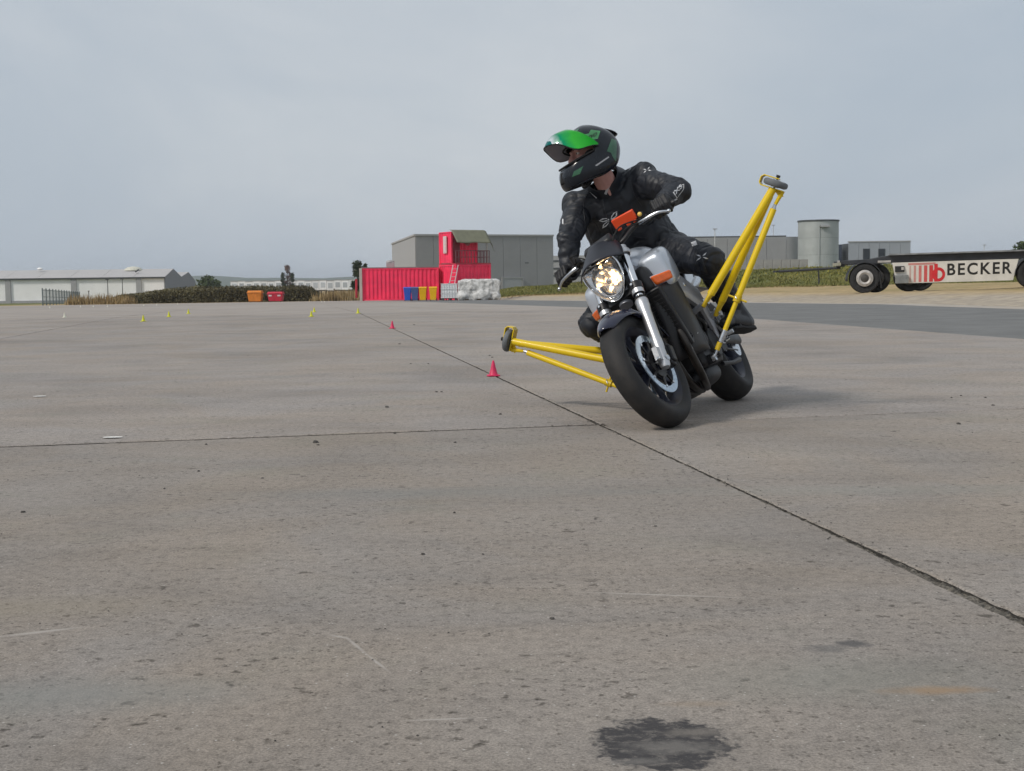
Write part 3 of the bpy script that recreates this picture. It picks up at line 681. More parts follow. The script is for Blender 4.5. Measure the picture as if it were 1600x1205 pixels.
def hangar():
    a5 = R(5); dx = Vector((math.cos(a5), math.sin(a5), 0)); dn = Vector((-math.sin(a5), math.cos(a5), 0))
    Ac = Vector((P(259, 0, 268).x, 268, 0)); z0 = tz(Ac.x, Ac.y); t = empty('hangar', (Ac.x, Ac.y, z0)); t.rotation_euler = (0, 0, a5)
    H = 2.55 - z0; Lh = 58; W = 20; rise = 1.75
    # gable profile, two bays
    prof = [(0, 0), (0, H), (W * .5, H + rise), (W, H + .1), (W * 1.5, H + rise - .55), (2 * W, H - .8), (2 * W, 0)]
    obj('gable_wall', M().prism(prof, (-.3, 0, 0), (0, 1, 0), (0, 0, 1), (.3, 0, 0)), mat('gable_cladding', (.16, .18, .21), .6, var=.08, vs=.5), t, smooth=False)
    cx_ = [(P(p_, 0, 262).x - Ac.x) / math.cos(a5) for p_ in (-100, 3, 104, 205)] + [-.1]
    for x0, x1 in zip(cx_[:-1], cx_[1:]): obj('wall_panel', M().box(((x0 + x1) / 2, .1, (H - .3) / 2), (x1 - x0 - .05, .2, H - .3)), WHITE_W, t, smooth=False)
    # first bay is narrow: three columns show
    c0 = None
    for px in (-100, 3, 104, 205):
        x = P(px, 0, 262).x; lx = (x - Ac.x) / math.cos(a5)
        o = obj('column', M().box((0, 0, 0), (1.05, .5, H - .1)), GREYLT, t, smooth=False) if c0 is None else inst(c0, 'column', t); c0 = c0 or o; o.location = (lx, -.05, (H - .1) / 2)
    obj('gutter', M().box((-Lh / 2, -.25, H - .12), (Lh, .5, .28)), TRIM, t, smooth=False)
    rf = []
    for k in range(9):
        x0, x1 = -Lh / 9 * k, -Lh / 9 * (k + 1) + .05
        m = M().add([(x0, -.4, H + .02), (x1, -.4, H + .02), (x1, W * .5, H + rise + .02), (x0, W * .5, H + rise + .02)], [(0, 1, 2, 3)]); m.add([(x0, W * .5, H + rise + .02), (x1, W * .5, H + rise + .02), (x1, W, H + .12), (x0, W, H + .12)], [(0, 1, 2, 3)])
        rf.append(obj('roof_sheet', m, ROOFW, t, smooth=False, fix=False))
    obj('rear_roof', M().add([(0, W, H + .12), (-Lh, W, H + .12), (-Lh, W * 1.5, H + rise - .53), (0, W * 1.5, H + rise - .53), (0, 2 * W, H - .78), (-Lh, 2 * W, H - .78)], [(0, 1, 2, 3), (3, 2, 5, 4)]), ROOFW, t, smooth=False)
    obj('plinth', M().box((-Lh / 2, -.08, .25), (Lh, .3, .6)), GREYLT, t, smooth=False)
    def lx(px): return (P(px, 0, 266).x - Ac.x) / math.cos(a5)
    dome = M().lathe([(0, 2.0), (.35, 1.8), (.7, 1.2), (.85, .4), (.87, 0)], (lx(193), W * .45, H + rise - .3), (0, 0, 1), 20); obj('roof_dome', dome, mat('cream_dome', (.55, .54, .46), .5), t)
    obj('skylight', M().ell((lx(48), W * .4, H + rise + .25), (.62, .5, .3), None, 14, 8), mat('white_skylight', (.8, .8, .8), .4), t)
    obj('vent', M().box((lx(206), W * .2, H + 1.35), (.9, .5, .25), Matrix.Rotation(-.6, 3, 'Y')), TRIM, t, smooth=False)
    tag(t, 'long white hangar with grey columns and two gabled end', 'hangar')
hangar()
for k, (px, y0, d) in enumerate(((168, 437, 160), (191, 436, 165))):
    c = gpos(px, d); h = P(px, y0, d).z - c[2]; t = empty('lamp_post', c); obj('pole', M().tube([(0, 0, -.2), (0, 0, h)], [.07, .04], 7), TRIM, t)
    obj('lamp_head', M().box((0, -.15, h), (.28, .5, .14)), TRIM, t, smooth=False); tag(t, ('left' if k == 0 else 'right') + 'hand slim lamp post in front of the white hangar', 'lamp post')
def fence():
    a = Vector((P(66, 0, 124).x, 124, 0)); b = Vector((P(124, 0, 178).x, 178, 0)); n = 14; t = empty('mesh_fence', (a.x, a.y, tz(a.x, a.y))); Lc = t.location
    FM = mat('fence_green_grey', (.10, .13, .14), .5)
    pts = [a + (b - a) * (k / n) for k in range(n + 1)]
    p0 = None
    for p in pts:
        o = obj('post', M().box((0, 0, .8), (.09, .09, 1.7)), FM, t, smooth=False) if p0 is None else inst(p0, 'post', t); p0 = p0 or o; o.location = (p.x - Lc.x, p.y - Lc.y, tz(p.x, p.y) - Lc.z)
    pan = None
    for p, q in zip(pts[:-1], pts[1:]):
        d = (q - p); w = d.length
        if pan is None:
            m = M()
            for zz in (.15, .8, 1.45): m.box((w / 2, 0, zz), (w - .06, .03, .05))
            for k in range(5): m.box((w * (k + .5) / 5, 0, .8), (.022, .03, 1.45))
            pan = obj('fence_panel', m, FM, t, smooth=False); o = pan
        else: o = inst(pan, 'fence_panel', t)
        o.location = (p.x - Lc.x, p.y - Lc.y, tz(p.x, p.y) - Lc.z); o.rotation_euler = (0, 0, math.atan2(d.y, d.x))
    tag(t, 'grey green metal bar fence receding in front of the hangar', 'fence')
    for px, y0, d, lab in ((138, 455, 150, 'lone dark post right of the fence'), (522, 452, 140, 'lone thin post in dry grass left of the red container')):
        c = gpos(px, d); h = P(px, y0, d).z - c[2]; t = empty('post', c); obj('shaft', M().tube([(0, 0, -.2), (0, 0, h)], .05, 6), BARK, t); obj('cap', M().box((0, 0, h), (.16, .16, .08)), BARK, t, smooth=False); tag(t, lab, 'post')
fence()
# ------------------------------------------------------------------ white trailers in a row, far away
def trailers():
    BOX = mat('white_box_body', (.76, .78, .80), .5, var=.06, vs=.6, objrand=.1); DK = mat('underbody', (.03, .03, .035), .8); GP_ = mat('rear_door_grey', (.40, .43, .46), .5, objrand=.25)
    d = 440; src = None
    for k in range(17):
        x = P(366 + 11.55 * k, 0, d).x; z = tz(x, d)
        if src is None:
            t = empty('box_trailer', (x, d, z)); obj('box_body', M().box((0, 5, 3.05), (2.42, 10, 3.3)), BOX, t, bev=.05, smooth=False)
            obj('rear_door', M().box((0, -.04, 3.05), (1.5, .06, 1.7)), GP_, t, smooth=False); obj('chassis', M().box((0, 5, 1.15), (1.9, 9.6, .3)), DK, t, smooth=False)
            for sx in (-.85, .85): obj('wheel', M().lathe([(-.2, .2), (-.2, .5), (.2, .5), (.2, .2)], (sx, 1.6, .5), (1, 0, 0), 14, cap=True), DK, t)
            obj('roof_edge', M().box((0, 4.9, 4.74), (2.46, 10.1, .1)), GREYLT, t, smooth=False); src = t
        else: t = copy_tree(src); t.location = (x, d, z)
        t.location.z += .12 * math.sin(k * 2.3)
        tag(t, 'white box trailer in the long row parked far behind the hedge', 'trailer', 'white box trailers parked in a row')
trailers()
# ------------------------------------------------------------------ skips
def skip(px, w, h, d, col, name, lab):
    c = gpos(px, d); t = empty(name, c); CM = mat(name + '_paint', col, .55, var=.18, vs=2.5, bump=.1, bs=8)
    b = M(); bw, tw = w * .42, w * .5
    b.add([(-bw, -.5, .08), (bw, -.5, .08), (bw, .5, .08), (-bw, .5, .08), (-tw, -.62, h * .82), (tw, -.62, h * .82), (tw, .62, h * .82), (-tw, .62, h * .82)], [(3, 2, 1, 0), (0, 1, 5, 4), (1, 2, 6, 5), (2, 3, 7, 6), (3, 0, 4, 7), (4, 5, 6, 7)]); obj('body', b, CM, t, bev=.03, smooth=False)
    obj('rim', M().box((0, 0, h * .84), (w * 1.06, 1.32, h * .08)), CM, t, bev=.02, smooth=False)
    obj('lid', M().prism([(-.62, 0), (.62, 0), (.45, h * .13), (-.4, h * .13)], (-w * .49, 0, h * .88), (0, 1, 0), (0, 0, 1), (w * .98, 0, 0)), CM, t, bev=.02, smooth=False)
    for s in (-1, 1):
        obj('lifting_bar', M().tube([(s * w * .5, -.2, h * .7), (s * w * .6, -.2, h * .72), (s * w * .6, .2, h * .72), (s * w * .5, .2, h * .7)], .03, 6), TRIM, t)
        obj('caster', M().lathe([(-.04, .02), (-.04, .09), (.04, .09), (.04, .02)], (s * w * .33, -.35, .09), (1, 0, 0), 12, cap=True), TRIM, t)
    tag(t, lab, 'bin')
    return t
skip(398.5, 1.36, 1.12, 126, (.62, .20, .025), 'waste_container', 'orange waste container in front of the brown hedge')
rs = skip(430.5, 1.45, .98, 126, (.50, .025, .05), 'waste_container', 'red waste container with white marks in front of the hedge')
wm = mat('white_mark', (.7, .6, .6), .6)
for s in (-.45, .4): obj('sticker', M().box((s, -.602, .62), (.3, .02, .14), Matrix.Rotation(.15, 3, 'X')), wm, rs, smooth=False)
# ------------------------------------------------------------------ red containers
RED = mat('red_container_paint', (.84, .035, .105), .5, var=.14, vs=1.1, bump=.06, bs=3, col2=None)
REDD = mat('red_door_paint', (.45, .03, .05), .5, var=.2, vs=1.5); POSTG = mat('weathered_post', (.42, .38, .34), .7)
def corr(m, o, u, up, w, h, n, dep, nrm):
    """corrugated sheet: trapezoid waves"""
    o, u, up, nrm = Vector(o), Vector(u), Vector(up), Vector(nrm); xs = []
    for k in range(n):
        b = w * k / n; s = w / n
        xs += [(b, 0), (b + s * .30, 0), (b + s * .45, -dep), (b + s * .80, -dep), (b + s * .95, 0)]
    xs.append((w, 0)); vs = []
    for x, q in xs: p = o + u * x + nrm * q; vs += [p, p + up * h]
    m.add(vs, [(2 * k, 2 * k + 2, 2 * k + 3, 2 * k + 1) for k in range(len(xs) - 1)])
def container(t, w, l, h, nfront, nside, M1=None, open_front=False):
    """box container in t's frame: front along +x at y=0, depth +y"""
    M1 = M1 or RED
    m = M(); corr(m, (.1, .02, .14), (1, 0, 0), (0, 0, 1), w - .2, h - .26, nfront, .05, (0, -1, 0)); obj('corrugated_wall', m, M1, t, smooth=False)
    for x, nx in ((.02, -1), (w - .02, 1)):
        m = M(); corr(m, (x, .1, .14), (0, 1, 0), (0, 0, 1), l - .2, h - .26, nside, .05, (nx, 0, 0)); obj('corrugated_wall', m, M1, t, smooth=False)
    m = M(); corr(m, (.1, l - .02, .14), (1, 0, 0), (0, 0, 1), w - .2, h - .26, nfront, .05, (0, 1, 0)); obj('corrugated_wall', m, M1, t, smooth=False)
    obj('roof_panel', M().box((w / 2, l / 2, h - .06), (w - .1, l - .1, .05)), M1, t, smooth=False)
    for x in (.06, w - .06):
        for y in (.06, l - .06): obj('corner_post', M().box((x, y, h / 2), (.15, .15, h)), M1, t, smooth=False)
    for z in (.09, h - .07):
        for y in (.05, l - .05): obj('rail', M().box((w / 2, y, z), (w - .2, .11, .13)), M1, t, smooth=False)
        for x in (.05, w - .05): obj('rail', M().box((x, l / 2, z), (.11, l - .2, .13)), M1, t, smooth=False)
def red_containers():
    d = 103.5; a = P(566, 0, d); z = tz(a.x, d) + .04
    t = empty('shipping_container', (a.x, d, z), R(2)); container(t, 6.06, 2.44, 2.6, 18, 7)
    obj('door', M().box((-.5, .4, 1.0), (.10, .9, 1.5)), REDD, t, smooth=False); obj('end_post', M().box((-.1, -.02, 1.3), (.22, .2, 2.6)), POSTG, t, smooth=False)
    obj('roof_unit', M().box((2.2, 1.0, 2.85), (.62, .6, .42)), GREYLT, t, bev=.03, smooth=False); obj('roof_unit', M().lathe([(0, .34), (.1, .3), (.2, .0)], (2.2, 1.0, 3.06), (0, 0, 1), 14), GREYLT, t)
    obj('roof_edge_strip', M().box((3.0, .02, 2.63), (6.1, .12, .06)), mat('grey_edge', (.25, .2, .2), .7), t, smooth=False)
    tag(t, 'long red corrugated shipping container lying left of the tower', 'container')
    # tower: lower and upper container turned towards the left
    yaw = R(30); c = P(713, 0, 102); zb = tz(c.x, 102)
    fx = Vector((math.cos(yaw), math.sin(yaw), 0)); fy = Vector((-math.sin(yaw), math.cos(yaw), 0))
    lo = empty('shipping_container', (c.x, 102, zb), yaw); container(lo, 3.1, 2.9, 2.8, 9, 8)
    tag(lo, 'lower red container carrying the lookout cabin', 'container')
    up = empty('lookout_cabin', (c.x, 102, zb + 2.82), yaw)
    for ch in []: pass
    # upper cabin is set back behind a balcony
    W, Lh, h, sb = 2.35, 2.85, 2.55, .75
    CREAM = mat('cream_panel', (.62, .5, .48), .6)
    m = M(); corr(m, (.1, sb + .02, .12), (1, 0, 0), (0, 0, 1), W - .2, h - .2, 7, .045, (0, -1, 0)); obj('corrugated_wall', m, RED, up, smooth=False)
    for x, nx in ((.02, -1), (W - .02, 1)): 
        m = M(); corr(m, (x, sb + .1, .12), (0, 1, 0), (0, 0, 1), Lh - sb - .2, h - .2, 5, .045, (nx, 0, 0)); obj('corrugated_wall', m, RED, up, smooth=False)
    m = M(); corr(m, (.1, Lh - .02, .12), (1, 0, 0), (0, 0, 1), W - .2, h - .2, 7, .045, (0, 1, 0)); obj('corrugated_wall', m, RED, up, smooth=False)
    obj('roof_panel', M().box((W / 2, Lh / 2 + sb / 2, h - .03), (W, Lh - sb, .08)), RED, up, smooth=False)
    obj('floor_deck', M().box((1.55, 1.45, .04), (3.15, 2.95, .08)), REDD, up, smooth=False)
    for x in (.06, W - .06):
        for y in (sb + .06, Lh - .06): obj('corner_post', M().box((x, y, h / 2), (.14, .14, h)), RED, up, smooth=False)
    wnd = obj('window', M().box((-.06, 1.7, 1.55), (.06, .55, 1.35)), CREAM, up, smooth=False); obj('pane', M().box((-.10, 1.7, 1.55), (.03, .4, 1.15)), mat('milky_pane', (.6, .52, .5), .3), wnd, smooth=False)
    obj('door', M().box((.42, sb - .05, 1.1), (.62, .05, 1.95)), mat('dark_red_door', (.16, .015, .025), .5), up, smooth=False)
    obj('round_sign', M().lathe([(0, .24), (.04, .24), (.04, 0)], (1.45, sb - .03, 1.7), (0, -1, 0), 20), mat('faded_sign', (.36, .13, .13), .6), up)
    # railing
    RL = mat('railing_steel', (.16, .07, .08), .5)
    corners = [(.02, .05), (3.05, .05), (3.05, 2.8)]
    rl = M()
    for (x0, y0), (x1, y1) in zip(corners[:-1], corners[1:]):
        for zz in (.55, 1.05): rl.tube([(x0, y0, zz), (x1, y1, zz)], .025, 6)
    obj('handrail', rl, RL, up); b0 = None
    for k in range(22):
        f = k / 21 * (3.03 + 2.75); x, y = (.02 + f, .05) if f < 3.03 else (3.05, .05 + f - 3.03)
        o = obj('baluster', M().tube([(0, 0, .08), (0, 0, 1.05)], .014 if k % 7 else .028, 5), RL, up) if b0 is None else inst(b0, 'baluster', up); b0 = b0 or o; o.location = (x, y, 0)
    # tarpaulin awning
    TP = mat('olive_tarpaulin', (.165, .168, .118), .75, var=.12, vs=2)
    m = M()
    def aw(u, v):
        return (.05 + 3.05 * u, sb + .35 - v * 1.25, h + .16 - .10 * min(1, v * 3) - .95 * max(0, v - .3) / .7 + .025 * math.sin(u * 11 + 2 * v) * v)
    m.grid(aw, 18, 10); obj('awning', m, TP, up, solid=.02)
    m = M(); m.grid(lambda u, v: (3.1 + .30 * u * v + .02 * math.sin(7 * v), sb + .35 - u * 1.25, h + .16 - .10 * min(1, u * 3) - .95 * max(0, u - .3) / .7 - v * .7 * (.25 + u) * .8), 10, 6); obj('awning_side', m, TP, up, solid=.02)
    obj('awning_pole', M().tube([(2.85, .1, .08), (2.85, .1, h - .75)], .04, 6), POSTG, up)
    tag(up, 'red lookout cabin with olive tarpaulin awning on top of the tower', 'cabin')
    # ladder leaning on the lower container
    lad = empty('ladder', (c.x, 101.2, zb)); LM = mat('aluminium_ladder', (.55, .5, .5), .4, metal=.3)
    for s in (-.2, .2): obj('stile', M().tube([(s - .55, -.55, 0), (s, .3, 2.75)], .035, 6), LM, lad)
    for k in range(8): f = (k + 1) / 9; obj('rung', M().tube([(-.2 - .55 * (1 - f), -.55 + .85 * f, 2.75 * f), (.2 - .55 * (1 - f), -.55 + .85 * f, 2.75 * f)], .02, 6), LM, lad)
    tag(lad, 'pale metal ladder leaning against the lower red container', 'ladder')
red_containers()
def wheelie(px, col, lab, d=101.2):
    c = gpos(px, d); t = empty('wheelie_bin', (c[0], c[1], c[2] + .005)); CM = mat('bin_' + lab[:6].strip().replace(' ', '_'), col, .45, var=.06)
    m = M(); rings = []
    for z, wx, wy in ((.05, .22, .24), (.5, .25, .28), (.92, .285, .34), (.98, .30, .355)): rings.append([(-wx, -wy, z), (wx, -wy, z), (wx, wy, z), (-wx, wy, z)])
    m.loft(rings); obj('body', m, CM, t, bev=.02, smooth=False)
    obj('lid', M().prism([(-.37, 0), (.37, 0), (.36, .06), (.1, .10), (-.33, .05)], (-.31, 0, .985), (0, 1, 0), (0, 0, 1), (.62, 0, 0)), CM, t, bev=.015, smooth=False)
    for s in (-1, 1): obj('wheel', M().lathe([(-.03, .03), (-.03, .1), (.03, .1), (.03, .03)], (s * .24, .3, .1), (1, 0, 0), 14, cap=True), TRIM, t)
    obj('handle', M().tube([(-.24, .38, .95), (-.24, .43, .97), (.24, .43, .97), (.24, .38, .95)], .015, 6), CM, t)
    tag(t, lab, 'bin', 'wheelie bins in front of the red container')
wheelie(636.5, (.03, .10, .50), 'bright blue wheelie bin, leftmost of the four'); wheelie(648, (.07, .10, .25), 'dull dark blue wheelie bin, second from left'); wheelie(660.5, (.75, .42, .005), 'golden yellow wheelie bin beside the dark blue one'); wheelie(676.5, (.78, .45, .01), 'yellow wheelie bin standing apart, next to the white tank')
def ibc():
    d = 100.6; c = gpos(702, d); t = empty('liquid_tank', (c[0], c[1], c[2] + .005)); PW = mat('milky_plastic', (.75, .77, .78), .4, var=.06); CG = mat('galvanised_cage', (.6, .62, .64), .4, metal=.2)
    m = M(); rings = []
    for k in range(11):
        z = .18 + 1.1 * k / 10; q = .62 - .02 * (k % 2); rings.append([(-q, -q * .85, z), (q, -q * .85, z), (q, q * .85, z), (-q, q * .85, z)])
    m.loft(rings); obj('tank', m, PW, t, bev=.04, smooth=False); obj('cap', M().lathe([(0, .1), (.06, .1), (.06, 0)], (0, 0, 1.28), (0, 0, 1), 14), TRIM, t)
    g = None
    for k in range(7):
        o = obj('cage_bar', M().tube([(0, -.56, .16), (0, -.56, 1.3)], .018, 6), CG, t) if g is None else inst(g, 'cage_bar', t); g = g or o; o.location = (-.6 + .2 * k, 0, 0)
    for z in (.2, .55, .9, 1.28): obj('cage_ring', M().tube([(-.65, -.575, z), (.65, -.575, z), (.65, .575, z), (-.65, .575, z)], .016, 6, closed=True), CG, t)
    for x in (-.5, 0, .5): obj('pallet_runner', M().box((x, 0, .07), (.16, 1.1, .13)), TRIM, t, smooth=False)
    obj('pallet_deck', M().box((0, 0, .15), (1.3, 1.12, .03)), BARK, t, smooth=False)
    tag(t, 'white plastic liquid tank in wire cage beside the last yellow bin', 'tank')
ibc()
def heap():
    d = 100.2; c = gpos(748, d); t = empty('wrapped_stack', c); WH = mat('dirty_white_sheeting', (.33, .33, .32), .7, var=.1, vs=3.2, col2=(.68, .68, .67), bump=.5, bs=6, fac2=(.36, .6))
    m = M(); m.box((0, 0, .75), (3.15, 1.6, 1.5)); m.box((.2, -.2, 1.2), (1.7, 1.4, .8)); m.ell((-.9, 0, 1.35), (.65, .7, .3)); m.ell((1.2, 0, 1.3), (.5, .7, .35)); m.ell((1.35, -.5, .3), (.35, .5, .4)); m.ell((-1.2, -.6, .35), (.5, .4, .45)); m.ell((.3, -.75, .4), (.7, .3, .5))
    me = remesh(m, .06, 6, .5)
    for v in me.vertices:
        n = v.normal; q = .04 * noise.noise(v.co * 2.2) + .03 * noise.noise(v.co * 6); v.co += n * q
    obj('sheeting', me, WH, t); 
    for x in (-.9, 0, .9): obj('bearer', M().box((x, -.5, .05), (.3, 1.2, .12)), BARK, t, smooth=False)
    tag(t, 'lumpy stack wrapped in dirty white sheeting right of the liquid tank', 'stack')
heap()
# ------------------------------------------------------------------ cones
def cone_obj(name, h, col):
    t = empty(name); CM = mat(name + '_plastic', col, .5, var=.08, vs=20)
    b = h * .42; m = M(); q = []
    for k in range(28):
        a = 2 * math.pi * k / 28; r = b / max(abs(math.cos(a)), abs(math.sin(a))) ** .75; q.append((r * math.cos(a), r * math.sin(a)))
    m.loft([[(x, y, .001) for x, y in q], [(x, y, h * .06) for x, y in q], [(x * .93, y * .93, h * .085) for x, y in q]]); obj('base', m, CM, t, ang=40)
    obj('cone', M().lathe([(h * .07, h * .31), (h * .12, h * .275), (h * .5, h * .175), (h * .93, h * .075), (h * .985, h * .06), (h, h * .035), (h * .99, h * .03), (h * .5, h * .15)], (0, 0, 0), (0, 0, 1), 24), CM, t)
    return t
red0 = cone_obj('traffic_cone', .115, (.60, .025, .10)); yel0 = cone_obj('traffic_cone', .125, (.55, .55, .02)); whi0 = cone_obj('traffic_cone', .115, (.62, .62, .52))
used = set()
def put(src, px, py, lab, grp, tilt=0.0):
    # ground point along the ray, on the sloping apron
    p = GP(px, py)
    for _ in range(40):
        s, v = SV(p.x, p.y); p = GP(px, py, gz(v))
        if p.y > 140: break
    t = src if src.name not in used else copy_tree(src); used.add(src.name); t.location = (p.x, p.y, p.z + .002); t.rotation_euler = (tilt, 0, random.random() * 1.5); tag(t, lab, 'cone', grp)
put(red0, 771, 588, 'nearest red cone on the long joint below the lower outrigger wheel', 'red training cones'); put(red0, 613, 513.5, 'smaller red cone farther along the long joint', 'red training cones')
for px, py, lab in ((224, 502.5, 'leftmost and nearest of the yellow cones on the left'), (264, 495.5, 'second yellow cone from the left'), (294.5, 490.5, 'third yellow cone from the left'), (486.5, 495, 'nearer yellow cone of the close pair left of the joint'), (491, 488, 'farther yellow cone of the close pair left of the joint'), (559.5, 490, 'yellow cone standing by the long joint')):
    put(yel0, px, py, lab, 'yellow training cones')
put(whi0, 101, 496.5, 'white cone on the far left of the concrete', 'pale cones far away')
for px, py in ((78, 481.5), (126, 480.2), (146, 479.8), (168, 479.5), (225, 477.8), (245, 477.2), (278, 476), (503, 472.3), (507.5, 472.3)):
    put(whi0, px, py, 'tiny pale cone along the far edge of the concrete', 'pale cones along the far edge')
# ------------------------------------------------------------------ flat trailer with lettering
def text_mesh(s, size=1.0, bold=0.0, extr=.004, space=1.0):
    c = bpy.data.curves.new('txt', 'FONT'); c.body = s; c.size = size; c.offset = bold; c.extrude = extr; c.space_character = space; c.resolution_u = 4; c.align_x = 'LEFT'
    o = bpy.data.objects.new('txt', c); COL.objects.link(o); dg = bpy.context.evaluated_depsgraph_get(); dg.update()
    me = bpy.data.meshes.new_from_object(o.evaluated_get(dg)); bpy.data.objects.remove(o); return me
def flat_trailer():
    DKM = mat('chassis_paint', (.035, .037, .042), .55, var=.25, vs=2); TY = mat('truck_tyre', (.025, .025, .026), .85, var=.2, vs=6); RIMM = mat('steel_wheel', (.42, .40, .38), .5, metal=.2, var=.2, vs=9); HUBM = mat('wheel_hub', (.06, .055, .05), .6)
    PWH = mat('white_side_panel', (.68, .66, .62), .5, var=.10, vs=2.2); PRED = mat('red_lettering', (.62, .03, .04), .5); PBL = mat('black_lettering', (.02, .02, .02), .5); PPK = mat('pale_red_print', (.58, .26, .24), .5)
    d0 = 44.0; w0 = P(1346, 462, d0); yaw = R(-9)
    t = empty('flat_trailer', (w0.x, d0, tz(w0.x, d0))); t.rotation_euler = (0, R(-1.0), yaw)
    zb = tz(w0.x, d0)
    # local x along the trailer (to the right), y away from the camera
    sc = 2030.4 / d0
    def lz(py, px): return P(px, py, d0).z - zb
    def wheel(x, y, inner=False, r=.5, w=.26):
        h = obj('wheel', M().lathe([(0, .19), (.02, .27), (.07, .28), (.10, .2), (.06, .12), (-.02, .11)], (x, y, r), (0, -1, 0), 28), HUBM if inner else RIMM, t)
        o = obj('tyre', M().lathe([(-.02, .275), (0, .30), (.012, .42), (-.0, .475), (-.04, .5), (-w + .04, .5), (-w, .475), (-w - .012, .42), (-w, .3)], (x, y, r), (0, -1, 0), 40), TY, h)
        obj('hub', M().lathe([(-.05, .18), (.05, .165), (.09, .11), (.1, 0)], (x, y, r), (0, -1, 0), 20), HUBM, h)
        m = M()
        for k in range(10): a = 2 * math.pi * k / 10; m.tube([(x + .225 * math.cos(a), y - .03, r + .225 * math.sin(a)), (x + .225 * math.cos(a), y - .085, r + .225 * math.sin(a))], .022, 6)
        obj('wheel_nuts', m, HUBM, h, kind='stuff')
    for x in (0.1, 1.62, 5.5):
        if x == 1.62: wheel(1.66, .75, True); wheel(2.2, 1.95, True)
        else: wheel(x, -.05); wheel(x + .40, .33, True); wheel(x + .5, 1.95, True)
        obj('axle', M().tube([(x, .2, .5), (x, 2.1, .5)], .07, 10), DKM, t)
    # mudguards
    for x in (.1, 5.5):
        m = M(); m.grid(lambda u, v: (x + .57 * math.cos(R(-5 + 190 * u)), -.1 + .7 * v, .46 + .57 * math.sin(R(-5 + 190 * u))), 18, 2); obj('mudguard', m, DKM, t, solid=.02)
        m = M().box((x + .52, .25, .42), (.05, .62, .55), Matrix.Rotation(-.12, 3, 'Y')); obj('mud_flap', m, TY, t, smooth=False)
    zt = 1.02
    b = M(); b.prism([(-.75, zt + .09), (-.7, zt - .03), (.55, zt - .06), (1.0, zt - .02), (10.5, zt - .02), (10.5, zt + .25), (.95, zt + .23), (.35, zt + .12)], (0, .05, 0), (1, 0, 0), (0, 0, 1), (0, .16, 0)); obj('side_beam', b, DKM, t, bev=.015, smooth=False)
    b = M(); b.prism([(-.75, zt + .09), (-.7, zt - .03), (.55, zt - .06), (1.0, zt - .02), (10.5, zt - .02), (10.5, zt + .25), (.95, zt + .23), (.35, zt + .12)], (0, 1.8, 0), (1, 0, 0), (0, 0, 1), (0, .16, 0)); obj('side_beam', b, DKM, t, bev=.015, smooth=False)
    for x in (-.6, 1.2, 2.6, 4, 5.4, 7, 8.6): obj('cross_member', M().box((x, 1.0, zt + (-.05 if x < 0 else .1)), (.14, 1.6, .12)), DKM, t, smooth=False)
    obj('deck_edge', M().box((5.6, -.0, zt + .245), (9.4, .2, .05)), mat('worn_steel_edge', (.24, .25, .26), .5, metal=.3, var=.3, vs=4), t, smooth=False)
    obj('twist_lock', M().box((.75, -.03, zt + .02), (.42, .06, .07)), RIMM, t, smooth=False); obj('front_bumper', M().box((-.72, 1.0, zt - .02), (.1, 2.1, .1)), mat('bumper_yellow_grey', (.3, .29, .22), .6), t, smooth=False)
    obj('marker_lamp', M().box((-.74, .06, zt + .07), (.08, .08, .07)), RIMM, t, smooth=False)
    # sloping white panel, leaning a little outwards at the top
    px0, px1, pz0, pz1 = 1.02, 5.02, .29, .99
    pn = M(); pn.add([(px0 + .12, -.02, pz0), (px1 - .14, -.02, pz0), (px1 + .02, -.10, pz1), (px0 - .02, -.10, pz1), (px0 + .12, .02, pz0), (px1 - .14, .02, pz0), (px1 + .02, -.06, pz1), (px0 - .02, -.06, pz1)], [(0, 1, 2, 3), (7, 6, 5, 4), (0, 4, 5, 1), (1, 5, 6, 2), (2, 6, 7, 3), (3, 7, 4, 0)])
    panel = obj('side_panel', pn, PWH, t, smooth=False)
    slope = math.atan2(.08, pz1 - pz0); rot = Matrix.Rotation(R(90) + slope, 4, 'X')
    def on(x, z, off=.004): f = (z - pz0) / (pz1 - pz0); return Vector((x, -.02 - .08 * f - off, z))
    def word(s, x, z, h, w, mt, bold):
        me = text_mesh(s, 1.0, bold, .0, 1.22); co = np.array([v.co[:] for v in me.vertices]); mn, mx = co.min(0), co.max(0)
        for v in me.vertices:
            q = on(x + (v.co.x - mn[0]) / (mx[0] - mn[0]) * w, z + (v.co.y - mn[1]) / (mx[1] - mn[1]) * h); v.co = q
        return obj('lettering', me, mt, panel, smooth=False)
    wl = word('BECKER', 2.78, pz0 + .22, .40, 2.06, PBL, .022)
    # logo: fading bars and a round b
    def bar(x0, x1, z0, z1, mt, off=.004):
        m = M(); m.add([on(x0, z0, off), on(x1, z0, off), on(x1, z1, off), on(x0, z1, off)], [(0, 1, 2, 3)]); obj('logo_bar', m, mt, panel, smooth=False, fix=False)
    xs = [(1.56, .05), (1.70, .07), (1.86, .09), (2.03, .105), (2.20, .12)]
    cols = [(.56, .38, .35), (.58, .28, .26), (.60, .18, .17), (.61, .10, .10), (.62, .05, .055)]
    for (x, w), cc in zip(xs, cols): bar(x, x + w, pz0 + .03, pz1 - .12, mat('logo_red', cc, .5, var=.08))
    bar(1.52, 2.40, pz1 - .10, pz1 - .03, PPK); bar(2.36, 2.47, pz0 + .03, pz1 - .08, PRED)
    m = M(); n = 26; vs = []
    for k in range(n):
        a = 2 * math.pi * k / n
        for rr in (.135, .235): vs.append(on(2.50 + .9 * rr * math.cos(a), pz0 + .265 + rr * math.sin(a), .006))
